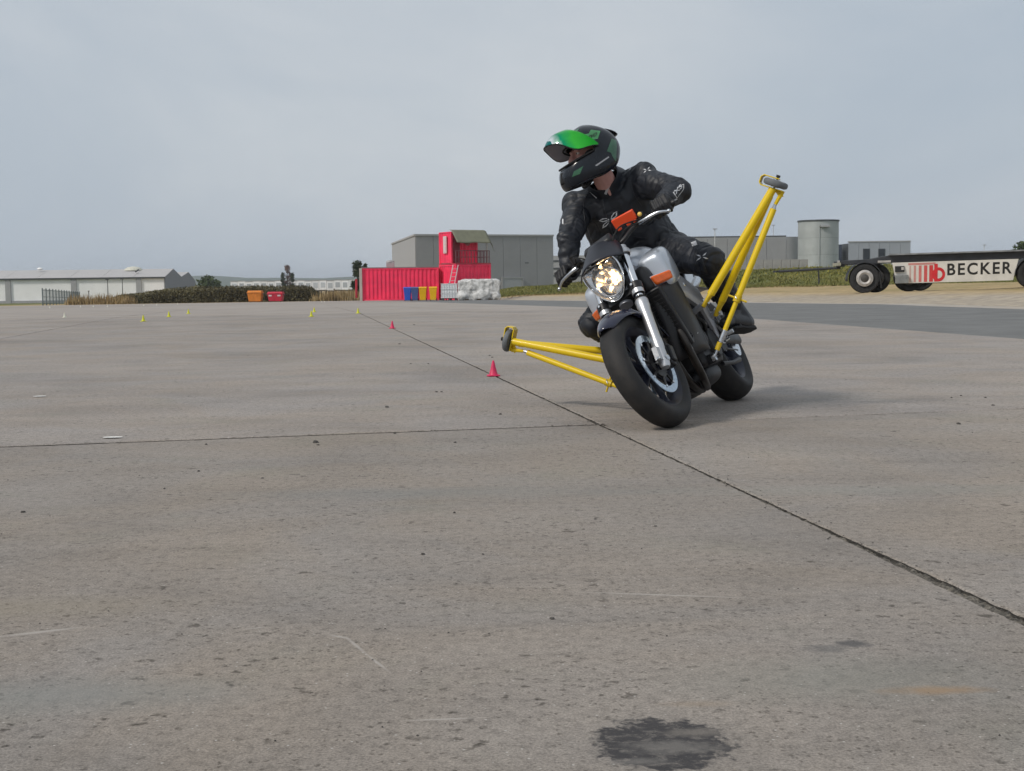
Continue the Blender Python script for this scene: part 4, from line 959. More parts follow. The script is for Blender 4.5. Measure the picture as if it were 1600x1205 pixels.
    m.add(vs, [(2 * k, 2 * k + 1, (2 * k + 3) % (2 * n), (2 * k + 2) % (2 * n)) for k in range(n)]); obj('logo_ring', m, PRED, panel, smooth=False, fix=False)
    obj('tool_box', M().box((1.30, -.13, pz0 + .14), (.42, .12, .28)), mat('grey_box', (.19, .20, .20), .5, var=.2), t, bev=.01, smooth=False)
    obj('recess', M().box((1.24, -.105, pz1 - .22), (.30, .04, .2)), PBL, panel, smooth=False); obj('valve', M().box((1.33, -.135, pz1 - .2), (.08, .05, .1)), RIMM, panel, smooth=False)
    # drawbar with hanging cable
    obj('drawbar', M().tube([(-.6, .9, .88), (-2.7, .9, .82)], .045, 8), DKM, t); obj('tow_eye', M().lathe([(-.03, .06), (-.03, .1), (.03, .1), (.03, .06)], (-2.8, .9, .82), (0, 0, 1), 14, closed=True), DKM, t)
    obj('support_leg', M().tube([(-1.35, .85, .85), (-1.33, .85, .42), (-1.36, .85, .33)], [.02, .03, .012], 6), DKM, t)
    tag(t, 'flat black container trailer with white lettered side panel on the right', 'trailer')
flat_trailer()
# ------------------------------------------------------------------ haze
HAZE = bpy.data.materials.new('haze_air'); HAZE.use_nodes = True; _hn = HAZE.node_tree; _hn.nodes.remove(_hn.nodes['Principled BSDF'])
_pv = _hn.nodes.new('ShaderNodeVolumePrincipled'); _pv.inputs['Color'].default_value = (.86, .92, 1.0, 1); _pv.inputs['Density'].default_value = .00020; _pv.inputs['Anisotropy'].default_value = .2
_hn.links.new(_pv.outputs[0], _hn.nodes['Material Output'].inputs['Volume'])
hz_o = obj('haze', M().box((0, 0, 20), (13000, 13000, 52)), HAZE, smooth=False, kind='stuff')
#@@BG_END
#@@BIKE
# ------------------------------------------------------------------ motorcycle (bike frame: x rider's right, y forward, z up)
YAW, LEAN, BPIT, BRX, BRY, STEER = 2.75341, .49930, -.00383, 1.31958, 7.44773, -.13569
MB = Matrix.Translation((BRX, BRY, .010)) @ Matrix.Rotation(YAW, 4, 'Z') @ Matrix.Rotation(LEAN, 4, 'Y') @ Matrix.Rotation(BPIT, 4, 'X')
RAKE = R(25.8); SA = Vector((0, -math.sin(RAKE), math.cos(RAKE))); SB = Vector((0, math.cos(RAKE), math.sin(RAKE))); SP = Vector((0, 1.544, 0))
MST = Matrix.Translation(SP) @ Matrix.Rotation(STEER, 4, SA) @ Matrix.Translation(-SP)
def ST(p): return MST @ Vector(p)
FA = Vector((0, 1.44, .30)); RA = Vector((0, 0, .315))
def fk(t, x=0.0, f=0.0): return FA + SA * t + SB * f + Vector((x, 0, 0))      # along the fork
SROT = Matrix((Vector((1, 0, 0)), SB, SA)).transposed()
# materials
TYRE = mat('motorcycle_tyre', (.022, .021, .021), .72, var=.25, vs=9, bump=.05, bs=90, col2=None)
def tyre_mat():
    m = mat('tyre_rubber', (.017, .017, .018), .68, var=.18, vs=11, bump=.08, bs=150, spec=.4, col2=(.038, .034, .031), fac2=(.42, .75)); return m
TYRE = tyre_mat()
NAVY = mat('midnight_blue_paint', (.012, .014, .035), .25, var=.05, coat=.6); RIM = mat('dark_blue_rim', (.016, .018, .032), .35, metal=.3, var=.1)
STEEL = mat('brushed_steel', (.55, .58, .62), .28, metal=1.0, var=.08, vs=40); CHROME = mat('chrome', (.75, .77, .80), .09, metal=1.0, var=0)
ALU = mat('cast_aluminium', (.50, .51, .53), .38, metal=.85, var=.08, vs=18, bump=.02); DISCM = mat('disc_steel', (.50, .59, .68), .32, metal=.9, var=.08, vs=40); BLACKP = mat('black_plastic', (.012, .012, .014), .45, var=.15, vs=12); BLACKM = mat('black_metal', (.014, .014, .016), .42, metal=.2, var=.2, vs=10)
ENG = mat('engine_black', (.018, .018, .02), .5, metal=.3, var=.3, vs=12, bump=.05); SILV = mat('silver_blue_paint', (.42, .46, .52), .32, metal=.35, var=.03, coat=.7); SPAR = mat('grey_frame', (.36, .37, .40), .40, metal=.45, var=.06)
ORNG = mat('orange_lens', (.75, .13, .015), .18, var=.12, vs=60, coat=.4); SMOKE = mat('smoked_screen', (.018, .020, .028), .42, var=.08)
HEADER = mat('header_pipe', (.05, .045, .042), .38, metal=.8, var=.4, vs=7); RUBB = mat('grip_rubber', (.012, .012, .012), .8, var=.1)
YEL = mat('yellow_paint', (.74, .52, .006), .40, var=.07, vs=34, bump=.04, bs=25, coat=.1, col2=(.30, .22, .04), fac2=(.69, .75), detail=6); YELW = mat('scuffed_yellow', (.60, .42, .012), .45, var=.15, vs=20); GRYR = mat('grey_caster_rubber', (.13, .14, .15), .7, var=.12, vs=20)
REDO = mat('orange_red_plastic', (.72, .075, .02), .45, var=.06); YKNOB = mat('yellow_knob', (.75, .5, .12), .35)
moto = empty('motorcycle', mw=MB)
tag(moto, 'dark blue and silver motorcycle leaning into a bend on yellow outriggers', 'motorcycle')
def bo(name, m, mt, parent=moto, st=False, **k):
    if st: m.xf(lambda p: ST(p))
    return obj(name, m, mt, parent, **k)
def mir(p, s): return (p[0] * s, p[1], p[2])

def wheel(name, ax, prof, R0, hw, st, ndisc, spokes, discr):
    tyre_top = max(p[1] for p in prof)
    k = hw / .045
    rim = M().lathe([(-.050 * k, R0 + .004), (-.044 * k, R0 + .007), (-.038 * k, R0 - .006), (-.022 * k, R0 - .022), (.022 * k, R0 - .022), (.038 * k, R0 - .006), (.044 * k, R0 + .007), (.050 * k, R0 + .004), (.042 * k, R0 - .016), (.02 * k, R0 - .036), (-.02 * k, R0 - .036), (-.042 * k, R0 - .016)], ax, (1, 0, 0), 72, closed=True)
    rim.lathe([(-.055, .018), (-.055, .036), (-.03, .042), (.03, .042), (.055, .036), (.055, .018)], ax, (1, 0, 0), 28, closed=True)
    w = bo(name, rim, RIM, st=st)
    for q in range(spokes):
        a = 2 * math.pi * (q + .35) / spokes; m = M(); rings = []
        for r_, wd, th, off in ((.034, .026, .022, 0), (.07, .019, .017, .05), (.12, .016, .015, .10), (.165, .018, .017, .10), (R0 - .026, .03, .024, .08)):
            aa = a + off; c = Vector(ax) + Vector((0, math.cos(aa) * r_, math.sin(aa) * r_)); tg = Vector((0, -math.sin(aa), math.cos(aa)))
            rings.append([c + tg * (wd * math.cos(g)) + Vector((th * math.sin(g), 0, 0)) for g in [2 * math.pi * z / 10 for z in range(10)]])
        m.loft(rings); bo('spoke', m, RIM, w, st=st)
    t = M().lathe(prof, ax, (1, 0, 0), 96); bo('tyre', t, TYRE, w, st=st, ang=60)
    v = Vector(ax) + Vector((.02, -.72 * R0, .6 * R0)); bo('valve', M().tube([v, v + Vector((-.035, .01, -.012))], .004, 6), STEEL, w, st=st)
    for s in ndisc:
        x = s * .064; ro, ri = discr; m = M(); n = 60; th = .0025
        # drilled ring: each cell carries an eight-sided hole
        for kk in range(n):
            a0, a1 = 2 * math.pi * kk / n, 2 * math.pi * (kk + 1) / n
            rows = 2
            for rw in range(rows):
                r0, r1 = ri + (ro - ri) * rw / rows, ri + (ro - ri) * (rw + 1) / rows; am, rm = (a0 + a1) / 2, (r0 + r1) / 2
                hr = .0036 if (kk + rw) % 2 == 0 else .0
                def pp(r_, a, xx): return Vector(ax) + Vector((xx, math.cos(a) * r_, math.sin(a) * r_))
                outer = [(r0, a0), (r0, am), (r0, a1), (rm, a1), (r1, a1), (r1, am), (r1, a0), (rm, a0)]
                for xx in (x - th, x + th):
                    if hr:
                        c = pp(rm, am, xx); e1 = (pp(rm + .01, am, xx) - c).normalized(); e2 = Vector((1, 0, 0)).cross(e1)
                        inner = [c + (p - c).normalized() * hr for p in [pp(a_, b_, xx) for a_, b_ in outer]]
                        m.add([pp(a_, b_, xx) for a_, b_ in outer] + inner, [(z, (z + 1) % 8, 8 + (z + 1) % 8, 8 + z) for z in range(8)])
                    else: m.add([pp(a_, b_, xx) for a_, b_ in outer], [tuple(range(8))])
        m.lathe([(x - th, ro), (x + th, ro)], ax, (1, 0, 0), 60); m.lathe([(x - th, ri), (x + th, ri)], ax, (1, 0, 0), 60)
        bo('brake_disc', m, DISCM, w, st=st, smooth=False)
        c = M().lathe([(x - .005, .036), (x - .005, .072), (x + .005, .072), (x + .005, .036)], ax, (1, 0, 0), 40, closed=True)
        for kk in range(8):
            a = 2 * math.pi * kk / 8 + .2; p0 = Vector(ax) + Vector((x, math.cos(a) * .066, math.sin(a) * .066)); p1 = Vector(ax) + Vector((x, math.cos(a + .12) * (ri + .002), math.sin(a + .12) * (ri + .002))); c.tube([p0, p1], [.008, .006], 6)
        bo('disc_carrier', c, BLACKM, w, st=st)
        for kk in range(8): a = 2 * math.pi * kk / 8 + .32; p = Vector(ax) + Vector((x, math.cos(a) * (ri + .001), math.sin(a) * (ri + .001))); bo('bobbin', M().tube([p - Vector((.0065, 0, 0)), p + Vector((.0065, 0, 0))], .0075, 10), STEEL, w, st=st)
    return w
half = [(-.0475, .214), (-.054, .226), (-.0595, .244), (-.0605, .256), (-.0575, .268), (-.050, .2795), (-.039, .2885), (-.026, .2950), (-.012, .2988)]
wheel('front_wheel', FA, half + [(0, .30)] + [(-a, b) for a, b in reversed(half)], .2160, .045, True, (-1, 1), 6, (.155, .122))
halfr = [(-.071, .214), (-.080, .228), (-.0885, .249), (-.0900, .262), (-.086, .276), (-.074, .290), (-.058, .3010), (-.038, .3090), (-.018, .3138)]
wheel('rear_wheel', RA, halfr + [(0, .315)] + [(-a, b) for a, b in reversed(halfr)], .2160, .066, False, (1,), 6, (.12, .09))
# front fork
for s in (-1, 1):
    x = .103 * s
    sl = M().lathe([(-.045, .010), (-.045, .020), (-.03, .0255), (.02, .0265), (.06, .0265), (.075, .029), (.11, .029), (.125, .0268), (.28, .0285), (.31, .0325), (.345, .0335), (.352, .030), (.352, .02)], fk(0, x), SA, 28, cap=True)
    sl.tube([fk(0, x - .004, .0), fk(0, x + .004, .0)], .02, 14); sl.box(fk(.02, x, .028), (.026, .05, .07), SROT)
    fl = bo('fork_slider', sl, ALU, st=True)
    bo('fork_tube', M().lathe([(.34, .0205), (.668, .0205), (.672, .012)], fk(0, x), SA, 24), CHROME, st=True)
    bo('dust_seal', M().lathe([(.346, .024), (.35, .029), (.366, .0285), (.372, .0215)], fk(0, x), SA, 24), RUBB, st=True)
    bo('fork_cap', M().lathe([(.662, .024), (.683, .024), (.686, .014), (.69, .013), (.692, 0)], fk(0, x), SA, 6 if False else 18), ALU, st=True)
    cal = M(); cc = fk(.075, .072 * s, -.115)
    cal.box(cc, (.058, .05, .125), SROT); cal.box(cc + Vector((.026 * s, 0, 0)), (.03, .044, .09), SROT); bo('brake_caliper', cal, BLACKM, st=True, bev=.008)
    cb = M(); cb.tube([fk(.12, x, -.02), fk(.11, .08 * s, -.09)], .013, 8); cb.tube([fk(.045, x, -.02), fk(.04, .08 * s, -.09)], .013, 8); bo('caliper_mount', cb, ALU, st=True)
    bo('axle_nut', M().lathe([(0, .019), (.008, .019), (.012, .012), (.012, 0)], fk(0, x + .02 * s), (s, 0, 0), 6), STEEL, st=True)
    hose = M(); hose.tube([fk(.14, .085 * s, -.11), fk(.25, .105 * s, -.07), fk(.40, .095 * s, -.04), fk(.52, .06 * s, .03), fk(.70, .09 * s, -.05)], .005, 7, smooth_path=8); bo('brake_hose', hose, RUBB, st=True)
bo('front_axle', M().tube([fk(0, -.11), fk(0, .11)], .011, 14), STEEL, st=True)
for t0, hh in ((.432, .042), (.645, .028)):
    m = M()
    for s in (-1, 1): m.lathe([(-hh / 2, .030), (-hh / 2, .034), (hh / 2, .034), (hh / 2, .030)], fk(t0, .103 * s), SA, 22, cap=False); 
    m.box(fk(t0, 0, -.022), (.19, .055, hh * .9), SROT); bo('triple_clamp', m, ALU if t0 > .5 else BLACKM, st=True, bev=.004)
for s in (-1, 1): bo('clamp_collar', M().lathe([(-.028, .027), (-.028, .0315), (.028, .0315), (.028, .027)], fk(.415, .103 * s), SA, 22), ALU, st=True)
# front mudguard
m = M(); nu, nv = 26, 12
def mg(u, v):
    a = R(50 + 108 * u); c = 2 * v - 1; tip = max(0, 1 - u / .28)
    wd = .088 * (1 - .55 * tip ** 1.6); dr = .318 + .006 * (1 - c * c); x = wd * c
    fall = .055 * abs(c) ** 2.6 * (1 - .4 * tip); a2 = a + (R(4) * c * c if u < .3 else 0)
    r_ = dr - fall
    return FA + Vector((x * (1 + .06 * abs(c)), math.cos(a2) * r_, math.sin(a2) * r_))
m.grid(mg, nu, nv); mgd = bo('front_mudguard', m, NAVY, st=True, solid=.004)
for s in (-1, 1): bo('mudguard_stay', M().tube([FA + Vector((.078 * s, -.02, .285)), fk(.265, .083 * s, .0), fk(.2, .085 * s, -.01)], [.012, .014, .01], 8), NAVY, mgd, st=True)
# ---- headlight
HC = Vector((0, 1.285, .8045)); HT = Matrix.Rotation(R(-6), 3, 'X')
hout = [(0, .088), (.058, .091), (.098, .084), (.108, .054), (.103, .002), (.087, -.052), (.060, -.096), (.030, -.121), (0, -.127)]
hout = hout + [(-x, z) for x, z in reversed(hout[1:-1])]
def hring(k, y, dz=0.0): return [HC + HT @ Vector((x * k, y, z * k + dz)) for x, z in hout]
shell = M().loft([hring(.18, -.135, .0), hring(.55, -.12), hring(.82, -.08), hring(.97, -.02), hring(1.0, .0), hring(.985, .008), hring(.945, .004)], cap=False); hs = bo('headlight', shell, CHROME, st=True, sub=1)
rb = M().loft([hring(.945, .004), hring(.90, -.012), hring(.84, -.018), hring(.70, -.030), hring(.30, -.085), hring(.05, -.10)], cap=False); 
REFL = bpy.data.materials.new('faceted_reflector'); REFL.use_nodes = True
_n = REFL.node_tree; _b = _n.nodes['Principled BSDF']; _b.inputs['Metallic'].default_value = 1; _b.inputs['Roughness'].default_value = .24; _b.inputs['Base Color'].default_value = (.90, .86, .80, 1)
_t = _n.nodes.new('ShaderNodeTexCoord'); _v = _n.nodes.new('ShaderNodeTexVoronoi'); _v.inputs['Scale'].default_value = 30; _v.feature = 'F1'; _bp = _n.nodes.new('ShaderNodeBump'); _bp.inputs['Strength'].default_value = .55; _bp.inputs['Distance'].default_value = .010
_n.links.new(_t.outputs['Object'], _v.inputs['Vector']); _n.links.new(_v.outputs['Distance'], _bp.inputs['Height']); _n.links.new(_bp.outputs[0], _b.inputs['Normal'])
bo('bezel', rb, CHROME, hs, st=True, sub=1)
bw = M().lathe([(-.055, .004), (-.053, .016), (-.045, .034), (-.030, .052), (-.012, .066), (-.004, .070)], HC + HT @ Vector((0, -.020, -.022)), HT @ Vector((0, 1, 0)), 40); bo('reflector', bw, REFL, hs, st=True)
# inner bowl ring and bulb
ib = M(); 
q0 = [HC + HT @ Vector((.072 * math.cos(a) , -.020, -.022 + .072 * math.sin(a))) for a in [2 * math.pi * z / 28 for z in range(28)]]
ib.tube(q0, .0045, 8, closed=True); bo('bowl_ring', ib, CHROME, hs, st=True)
BULB = mat('lit_bulb', (1, .9, .7), .3, var=0, emit=(1.0, .62, .28), es=7)
bo('bulb', M().caps(HC + HT @ Vector((0, -.068, -.018)), HC + HT @ Vector((0, -.034, -.018)), .011, .009), BULB, hs, st=True); bo('bulb_cap', M().lathe([(0, .016), (.006, .016), (.010, .008), (.010, 0)], HC + HT @ Vector((0, -.026, -.018)), HT @ Vector((0, 1, 0)), 16), CHROME, hs, st=True)
bo('position_bulb', M().ell(HC + HT @ Vector((0, -.03, .066)), (.01, .008, .007)), BULB, hs, st=True)
GLASS = bpy.data.materials.new('clear_lens'); GLASS.use_nodes = True; _n = GLASS.node_tree; _b = _n.nodes['Principled BSDF']; _n.nodes.remove(_b)
_o = _n.nodes['Material Output']; _tr = _n.nodes.new('ShaderNodeBsdfTransparent'); _gl = _n.nodes.new('ShaderNodeBsdfGlossy'); _gl.inputs['Roughness'].default_value = .04; _lw = _n.nodes.new('ShaderNodeLayerWeight'); _lw.inputs['Blend'].default_value = .25; _fr = _n.nodes.new('ShaderNodeMath'); _fr.operation = 'MULTIPLY_ADD'; _fr.inputs[1].default_value = .45; _fr.inputs[2].default_value = .04; _n.links.new(_lw.outputs['Facing'], _fr.inputs[0]); _mx = _n.nodes.new('ShaderNodeMixShader')
_n.links.new(_fr.outputs[0], _mx.inputs[0]); _n.links.new(_tr.outputs[0], _mx.inputs[1]); _n.links.new(_gl.outputs[0], _mx.inputs[2]); _n.links.new(_mx.outputs[0], _o.inputs[0])
ln = M().loft([hring(.985, .006), hring(.92, .018), hring(.72, .034), hring(.40, .046), hring(.08, .050)], cap=True); bo('lens', ln, GLASS, hs, st=True, sub=1)
for s in (-1, 1): bo('headlight_bracket', M().tube([HC + Vector((.07 * s, -.09, .0)), fk(.52, .08 * s, .02)], .010, 8), BLACKM, st=True)
# ---- flyscreen
m = M()
def fly(u, v):
    c = 2 * u - 1; top = .076 - .02 * c * c
    x = c * (.136 - .052 * v * v); return Vector((x, 1.345 - .135 * v - .090 * c * c, .893 + (.100 - .025 * c * c) * v - .034 * (c * c) * (1 - v)))
m.grid(fly, 14, 10); fs = bo('flyscreen', m, SMOKE, st=True, solid=.006)
bo('instrument_pod', M().box((0, 1.13, .965), (.17, .07, .09), Matrix.Rotation(R(-35), 3, 'X')), BLACKP, st=True, bev=.015)
# ---- handlebar
bar = M(); bar.tube([(-.372, .933, .9865), (-.26, .965, .992), (-.17, 1.02, .985), (-.10, 1.075, .95), (0, 1.085, .945), (.10, 1.075, .95), (.17, 1.02, .985), (.26, .965, .992), (.372, .933, .9865)], .0115, 12, smooth_path=5); bo('handlebar', bar, BLACKM, st=True)
bo('bar_clamp', M().box((0, 1.085, .925), (.12, .04, .06)), BLACKM, st=True, bev=.006)
for s in (-1, 1):
    bo('grip', M().lathe([(0, .0165), (.005, .0185), (.112, .0175), (.117, .015)], Vector((.265 * s, .9636, .992)), Vector((.14 * s, -.04, -.007)), 18, cap=True), RUBB, st=True)
    bo('bar_end', M().lathe([(0, .016), (.022, .016), (.027, .011), (.027, 0)], Vector((.366 * s, .935, .9868)), Vector((.14 * s, -.04, -.007)), 16), BLACKM, st=True)
    pv = M(); pv.box((.225 * s, .985, .992), (.05, .045, .035), Matrix.Rotation(-.28 * s, 3, 'Z')); pv.box((.195 * s, 1.01, 1.005), (.03, .03, .03)); bo('switch_block', pv, BLACKP, st=True, bev=.006)
    lv = M(); lv.tube([(.205 * s, 1.03, .985), (.25 * s, 1.04, .980), (.32 * s, 1.028, .972), (.362 * s, 1.010, .952)], [.0095, .0085, .0075, .006], 10, smooth_path=5, sx=.75); lv.ell((.365 * s, 1.009, .951), (.0105, .0105, .0105)); bo('clutch_lever' if s < 0 else 'brake_lever', lv, STEEL, st=True)
    cable = M(); cable.tube([(.205 * s, 1.035, .985), (.15 * s, 1.10, .985), (.09 * s, 1.13, .93), (.05 * s, 1.10, .84), (.04 * s, 1.0, .78)], .0045, 7, smooth_path=8); bo('cable', cable, RUBB, st=True)
    cable = M(); cable.tube([(.22 * s, 1.0, 1.0), (.14 * s, 1.13, 1.005), (.07 * s, 1.16, .93), (.07 * s, 1.12, .80)], .004, 7, smooth_path=8); bo('cable', cable, RUBB, st=True)
bo('reservoir', M().lathe([(0, .022), (.035, .022), (.037, .025), (.045, .025), (.045, 0)], (.19, 1.045, 1.0), (0, 0, 1), 18), BLACKP, st=True)
# orange device clipped on the bar, with a yellow knob
ROT = Matrix.Rotation(R(-7), 3, 'Y') @ Matrix.Rotation(R(-20), 3, 'X')
m = M(); oc = Vector((-.150, 1.03, 1.045))
m.box(oc, (.128, .022, .052), ROT)
for x in (-.046, -.008, .048): m.box(oc + ROT @ Vector((x, .0, -.032)), (.022 if x else .03, .022, .016), ROT)
dv = bo('orange_clip', m, REDO, st=True, bev=.004); dv['label'] = 'orange red plastic clip fixed to the handlebar'
bo('knob', M().ell((-.232, 1.025, 1.02), (.012, .010, .012)), YKNOB, st=True)
bo('knob_base', M().box((-.228, 1.008, 1.012), (.034, .026, .036)), BLACKP, st=True, bev=.005)
# ---- tank, shrouds, seat
def sring(y, w, zt, zb, n=20, e=2.6, xo=0.0):
    r_ = []; zc, hh = (zt + zb) / 2, (zt - zb) / 2
    for k in range(n):
        a = 2 * math.pi * k / n; c, s = math.cos(a), math.sin(a)
        r_.append(Vector((xo + w * math.copysign(abs(c) ** (2 / e), c), y, zc + hh * math.copysign(abs(s) ** (2 / e), s))))
    return r_
bo('fuel_tank', M().loft([sring(1.05, .06, .86, .76), sring(1.03, .105, .90, .74), sring(.95, .150, .935, .70), sring(.82, .172, .95, .69), sring(.68, .158, .93, .69), sring(.55, .118, .885, .70), sring(.47, .085, .835, .71), sring(.44, .05, .81, .74)]), SILV, sub=1)
bo('filler_cap', M().lathe([(0, .045), (.008, .045), (.012, .035), (.012, 0)], (0, .84, .945), (0, .06, 1), 24), BLACKM)
for s in (-1, 1):
    shr = bo('tank_shroud', M().loft([sring(.66, .02, .84, .74, xo=.135 * s), sring(.70, .045, .87, .705, xo=.14 * s), sring(.80, .066, .885, .668, e=3.6, xo=.156 * s), sring(.93, .078, .874, .648, e=3.8, xo=.162 * s), sring(1.02, .076, .850, .640, e=4, xo=.164 * s), sring(1.055, .070, .832, .644, e=4, xo=.160 * s), sring(1.066, .050, .80, .67, e=4, xo=.158 * s)]), SILV, sub=2)
    ip = [Vector((.148 * s, 1.132, .722)), Vector((.236 * s, 1.050, .716)), Vector((.230 * s, 1.042, .672)), Vector((.152 * s, 1.112, .672))]
    d_ = Vector((.010 * s, .016, .0)); q = [p - d_ * 1.5 for p in ip] + [p + d_ * .35 for p in ip]
    fr = M().add(q, [(0, 1, 2, 3), (7, 6, 5, 4), (0, 4, 5, 1), (1, 5, 6, 2), (2, 6, 7, 3), (3, 7, 4, 0)]); bo('indicator', fr, ORNG, bev=.010, seg=3)
    ic = M(); cc = sum(ip, Vector()) / 4; q = [cc + (p - cc) * 1.16 - d_ * 1.4 for p in ip] + [cc + (p - cc) * 1.13 - d_ * .35 for p in ip]
    ic.add(q, [(0, 1, 2, 3), (7, 6, 5, 4), (0, 4, 5, 1), (1, 5, 6, 2), (2, 6, 7, 3), (3, 7, 4, 0)]); bo('indicator_surround', ic, SILV, bev=.006)
    bo('intake_cover', M().loft([sring(1.00, .045, .80, .64, xo=.10 * s), sring(1.08, .050, .805, .63, xo=.105 * s), sring(1.135, .038, .79, .65, xo=.108 * s), sring(1.155, .015, .75, .69, xo=.108 * s)]), BLACKP, sub=1)
    # frame spar
    m = M(); rings = []
    for p, hh, tt in ((Vector((.055, 1.08, .80)), .055, .02), (Vector((.13, .98, .72)), .06, .022), (Vector((.188, .82, .645)), .078, .024), (Vector((.200, .66, .56)), .076, .024), (Vector((.175, .54, .44)), .06, .022), (Vector((.15, .50, .34)), .05, .025)):
        tng = Vector((0, -.75, -.6)); up = Vector((0, -.6, .8)); rings.append([Vector(((p.x + tt * math.copysign(abs(math.cos(a)) ** .7, math.cos(a))) * s, p.y + up.y * hh * math.copysign(abs(math.sin(a)) ** .7, math.sin(a)), p.z + up.z * hh * math.copysign(abs(math.sin(a)) ** .7, math.sin(a)))) for a in [2 * math.pi * k / 14 for k in range(14)]])
    m.loft(rings); bo('frame_spar', m, SPAR)
    # radiator side cowl
    def cw(u, v, s=s):
        p = Vector((.10 + .115 * math.sin(u * 1.9) , 1.135 - .22 * u ** 1.5, .655 - .37 * v + .03 * u * (1 - v)))
        p.x -= .05 * v * v; p.y -= .10 * v * v * (.4 + u); return Vector((p.x * s, p.y, p.z))
    m = M().grid(cw, 10, 10); bo('radiator_cowl', m, BLACKP, solid=.006)
    # engine covers, pegs, hangers
    bo('engine_cover', M().lathe([(-.02, .09), (.02, .088), (.034, .078), (.038, .05), (.039, 0)], (.135 * s, .64, .32), (s, 0, 0), 28), ENG)
    for k in range(6): a = k * 1.047; bo('cover_bolt', M().lathe([(0, .008), (.006, .008), (.006, 0)], (.150 * s, .64 + .083 * math.cos(a), .32 + .083 * math.sin(a)), (s, 0, 0), 6), STEEL)
    hg = M(); hg.tube([(.155 * s, .50, .46), (.175 * s, .43, .40), (.18 * s, .40, .345), (.17 * s, .46, .31), (.155 * s, .52, .31)], [.018, .02, .018, .016, .016], 8, smooth_path=4); hg.tube([(.155 * s, .50, .48), (.175 * s, .34, .47), (.18 * s, .20, .46)], [.016, .014, .012], 8, smooth_path=4); hg.tube([(.175 * s, .36, .34), (.18 * s, .27, .40), (.178 * s, .21, .455)], [.012, .011, .011], 8, smooth_path=4); bo('footrest_hanger', hg, ALU)
    bo('footpeg', M().lathe([(0, .010), (.01, .014), (.095, .014), (.10, .010)], (.185 * s, .405, .335), (s, 0, .08), 14, cap=True), BLACKM)
    bo('heel_plate', M().prism([(.33, .36), (.44, .37), (.43, .46), (.36, .47)], (.188 * s, 0, 0), (0, 1, 0), (0, 0, 1), (.005 * s, 0, 0)), ALU, bev=.002)
    sw = M(); rings = []
    for p, hh, tt in ((Vector((.10, .50, .36)), .055, .03), (Vector((.125, .34, .36)), .05, .024), (Vector((.135, .14, .335)), .04, .02), (Vector((.135, -.04, .315)), .034, .02)):
        rings.append([Vector(((p.x + tt * math.cos(a)) * s, p.y, p.z + hh * math.copysign(abs(math.sin(a)) ** .7, math.sin(a)))) for a in [2 * math.pi * k / 12 for k in range(12)]])
    sw.loft(rings); bo('swingarm', sw, BLACKM)
    # seat cowl side
    m = M(); m.grid(lambda u, v, s=s: Vector(((.16 - .07 * u) * s * (1 - .2 * v), .48 - .72 * u, .76 + .10 * u - .14 * v * (1 - .5 * u))), 10, 4); bo('tail_panel', m, SILV, solid=.006)
lev = M(); lev.tube([(-.20, .56, .30), (-.215, .60, .315), (-.225, .61, .325)], .008, 8); lev.tube([(-.225, .61, .325), (-.275, .61, .325)], .011, 10); lev.tube([(-.2, .45, .31), (-.2, .56, .30)], .007, 8); bo('gear_lever', lev, STEEL)
lev = M(); lev.tube([(.20, .42, .31), (.21, .55, .30), (.22, .58, .31), (.26, .585, .31)], .008, 8); bo('brake_pedal', lev, STEEL)
bo('seat', M().loft([sring(.50, .10, .83, .73), sring(.42, .135, .82, .73), sring(.28, .15, .815, .74), sring(.14, .135, .84, .76), sring(.05, .12, .885, .80), sring(-.10, .10, .90, .83), sring(-.24, .06, .91, .86)]), RUBB, sub=1)
bo('tail_unit', M().loft([sring(.16, .12, .80, .68), sring(0, .115, .86, .72), sring(-.18, .09, .90, .78), sring(-.32, .05, .91, .83)]), BLACKP, sub=1)
bo('silencer', M().loft([sring(.10, .09, .74, .66), sring(-.1, .095, .78, .68), sring(-.30, .075, .83, .74)]), STEEL, sub=1)
bo('rear_mudguard', M().grid(lambda u, v: Vector(((2 * v - 1) * .085, .10 - .42 * u, .69 - .02 * u + .02 * math.sin(3 * v))), 8, 4), BLACKP, solid=.005)
bo('tail_lamp', M().ell((0, -.345, .87), (.04, .015, .02)), mat('red_lens', (.4, .01, .01), .2))
# engine
en = M(); en.box((0, .70, .34), (.29, .40, .26)); bo('crankcase', en, ENG, bev=.03)
cy = M(); cy.box((0, .90, .53), (.33, .20, .26), Matrix.Rotation(R(-32), 3, 'X')); bo('cylinder_block', cy, ENG, bev=.02)
for k in range(4): bo('cooling_rib', M().box((0, .955 - .028 * k, .40 + .042 * k), (.34, .21, .008), Matrix.Rotation(R(-32), 3, 'X')), BLACKM, smooth=False)
bo('sump', M().loft([sring(.92, .10, .22, .14), sring(.80, .13, .24, .115), sring(.62, .13, .24, .115), sring(.5, .09, .24, .15)]), ENG, sub=1)
rd = M(); rd.box((0, 1.085, .50), (.34, .04, .34), Matrix.Rotation(R(-14), 3, 'X')); rad = bo('radiator', rd, BLACKM, bev=.008)
FINM = mat('radiator_core', (.03, .03, .03), .5, metal=.5)
for k in range(15): bo('fin', M().box(Vector((0, 1.085, .50)) + Matrix.Rotation(R(-14), 3, 'X') @ Vector((0, .022, -.15 + .0214 * k)), (.30, .006, .006), Matrix.Rotation(R(-14), 3, 'X')), FINM, rad, smooth=False)
for k in range(4):
    x = -.135 + .09 * k; h = M(); h.tube([(x, .97, .50), (x * 1.02, 1.065, .44), (x, 1.07, .32), (x * .85, 1.0, .19), (x * .55, .86, .135), (.02 + x * .3, .66, .125), (.05 + x * .1, .50, .15)], .020, 12, smooth_path=6); bo('header_pipe', h, HEADER)
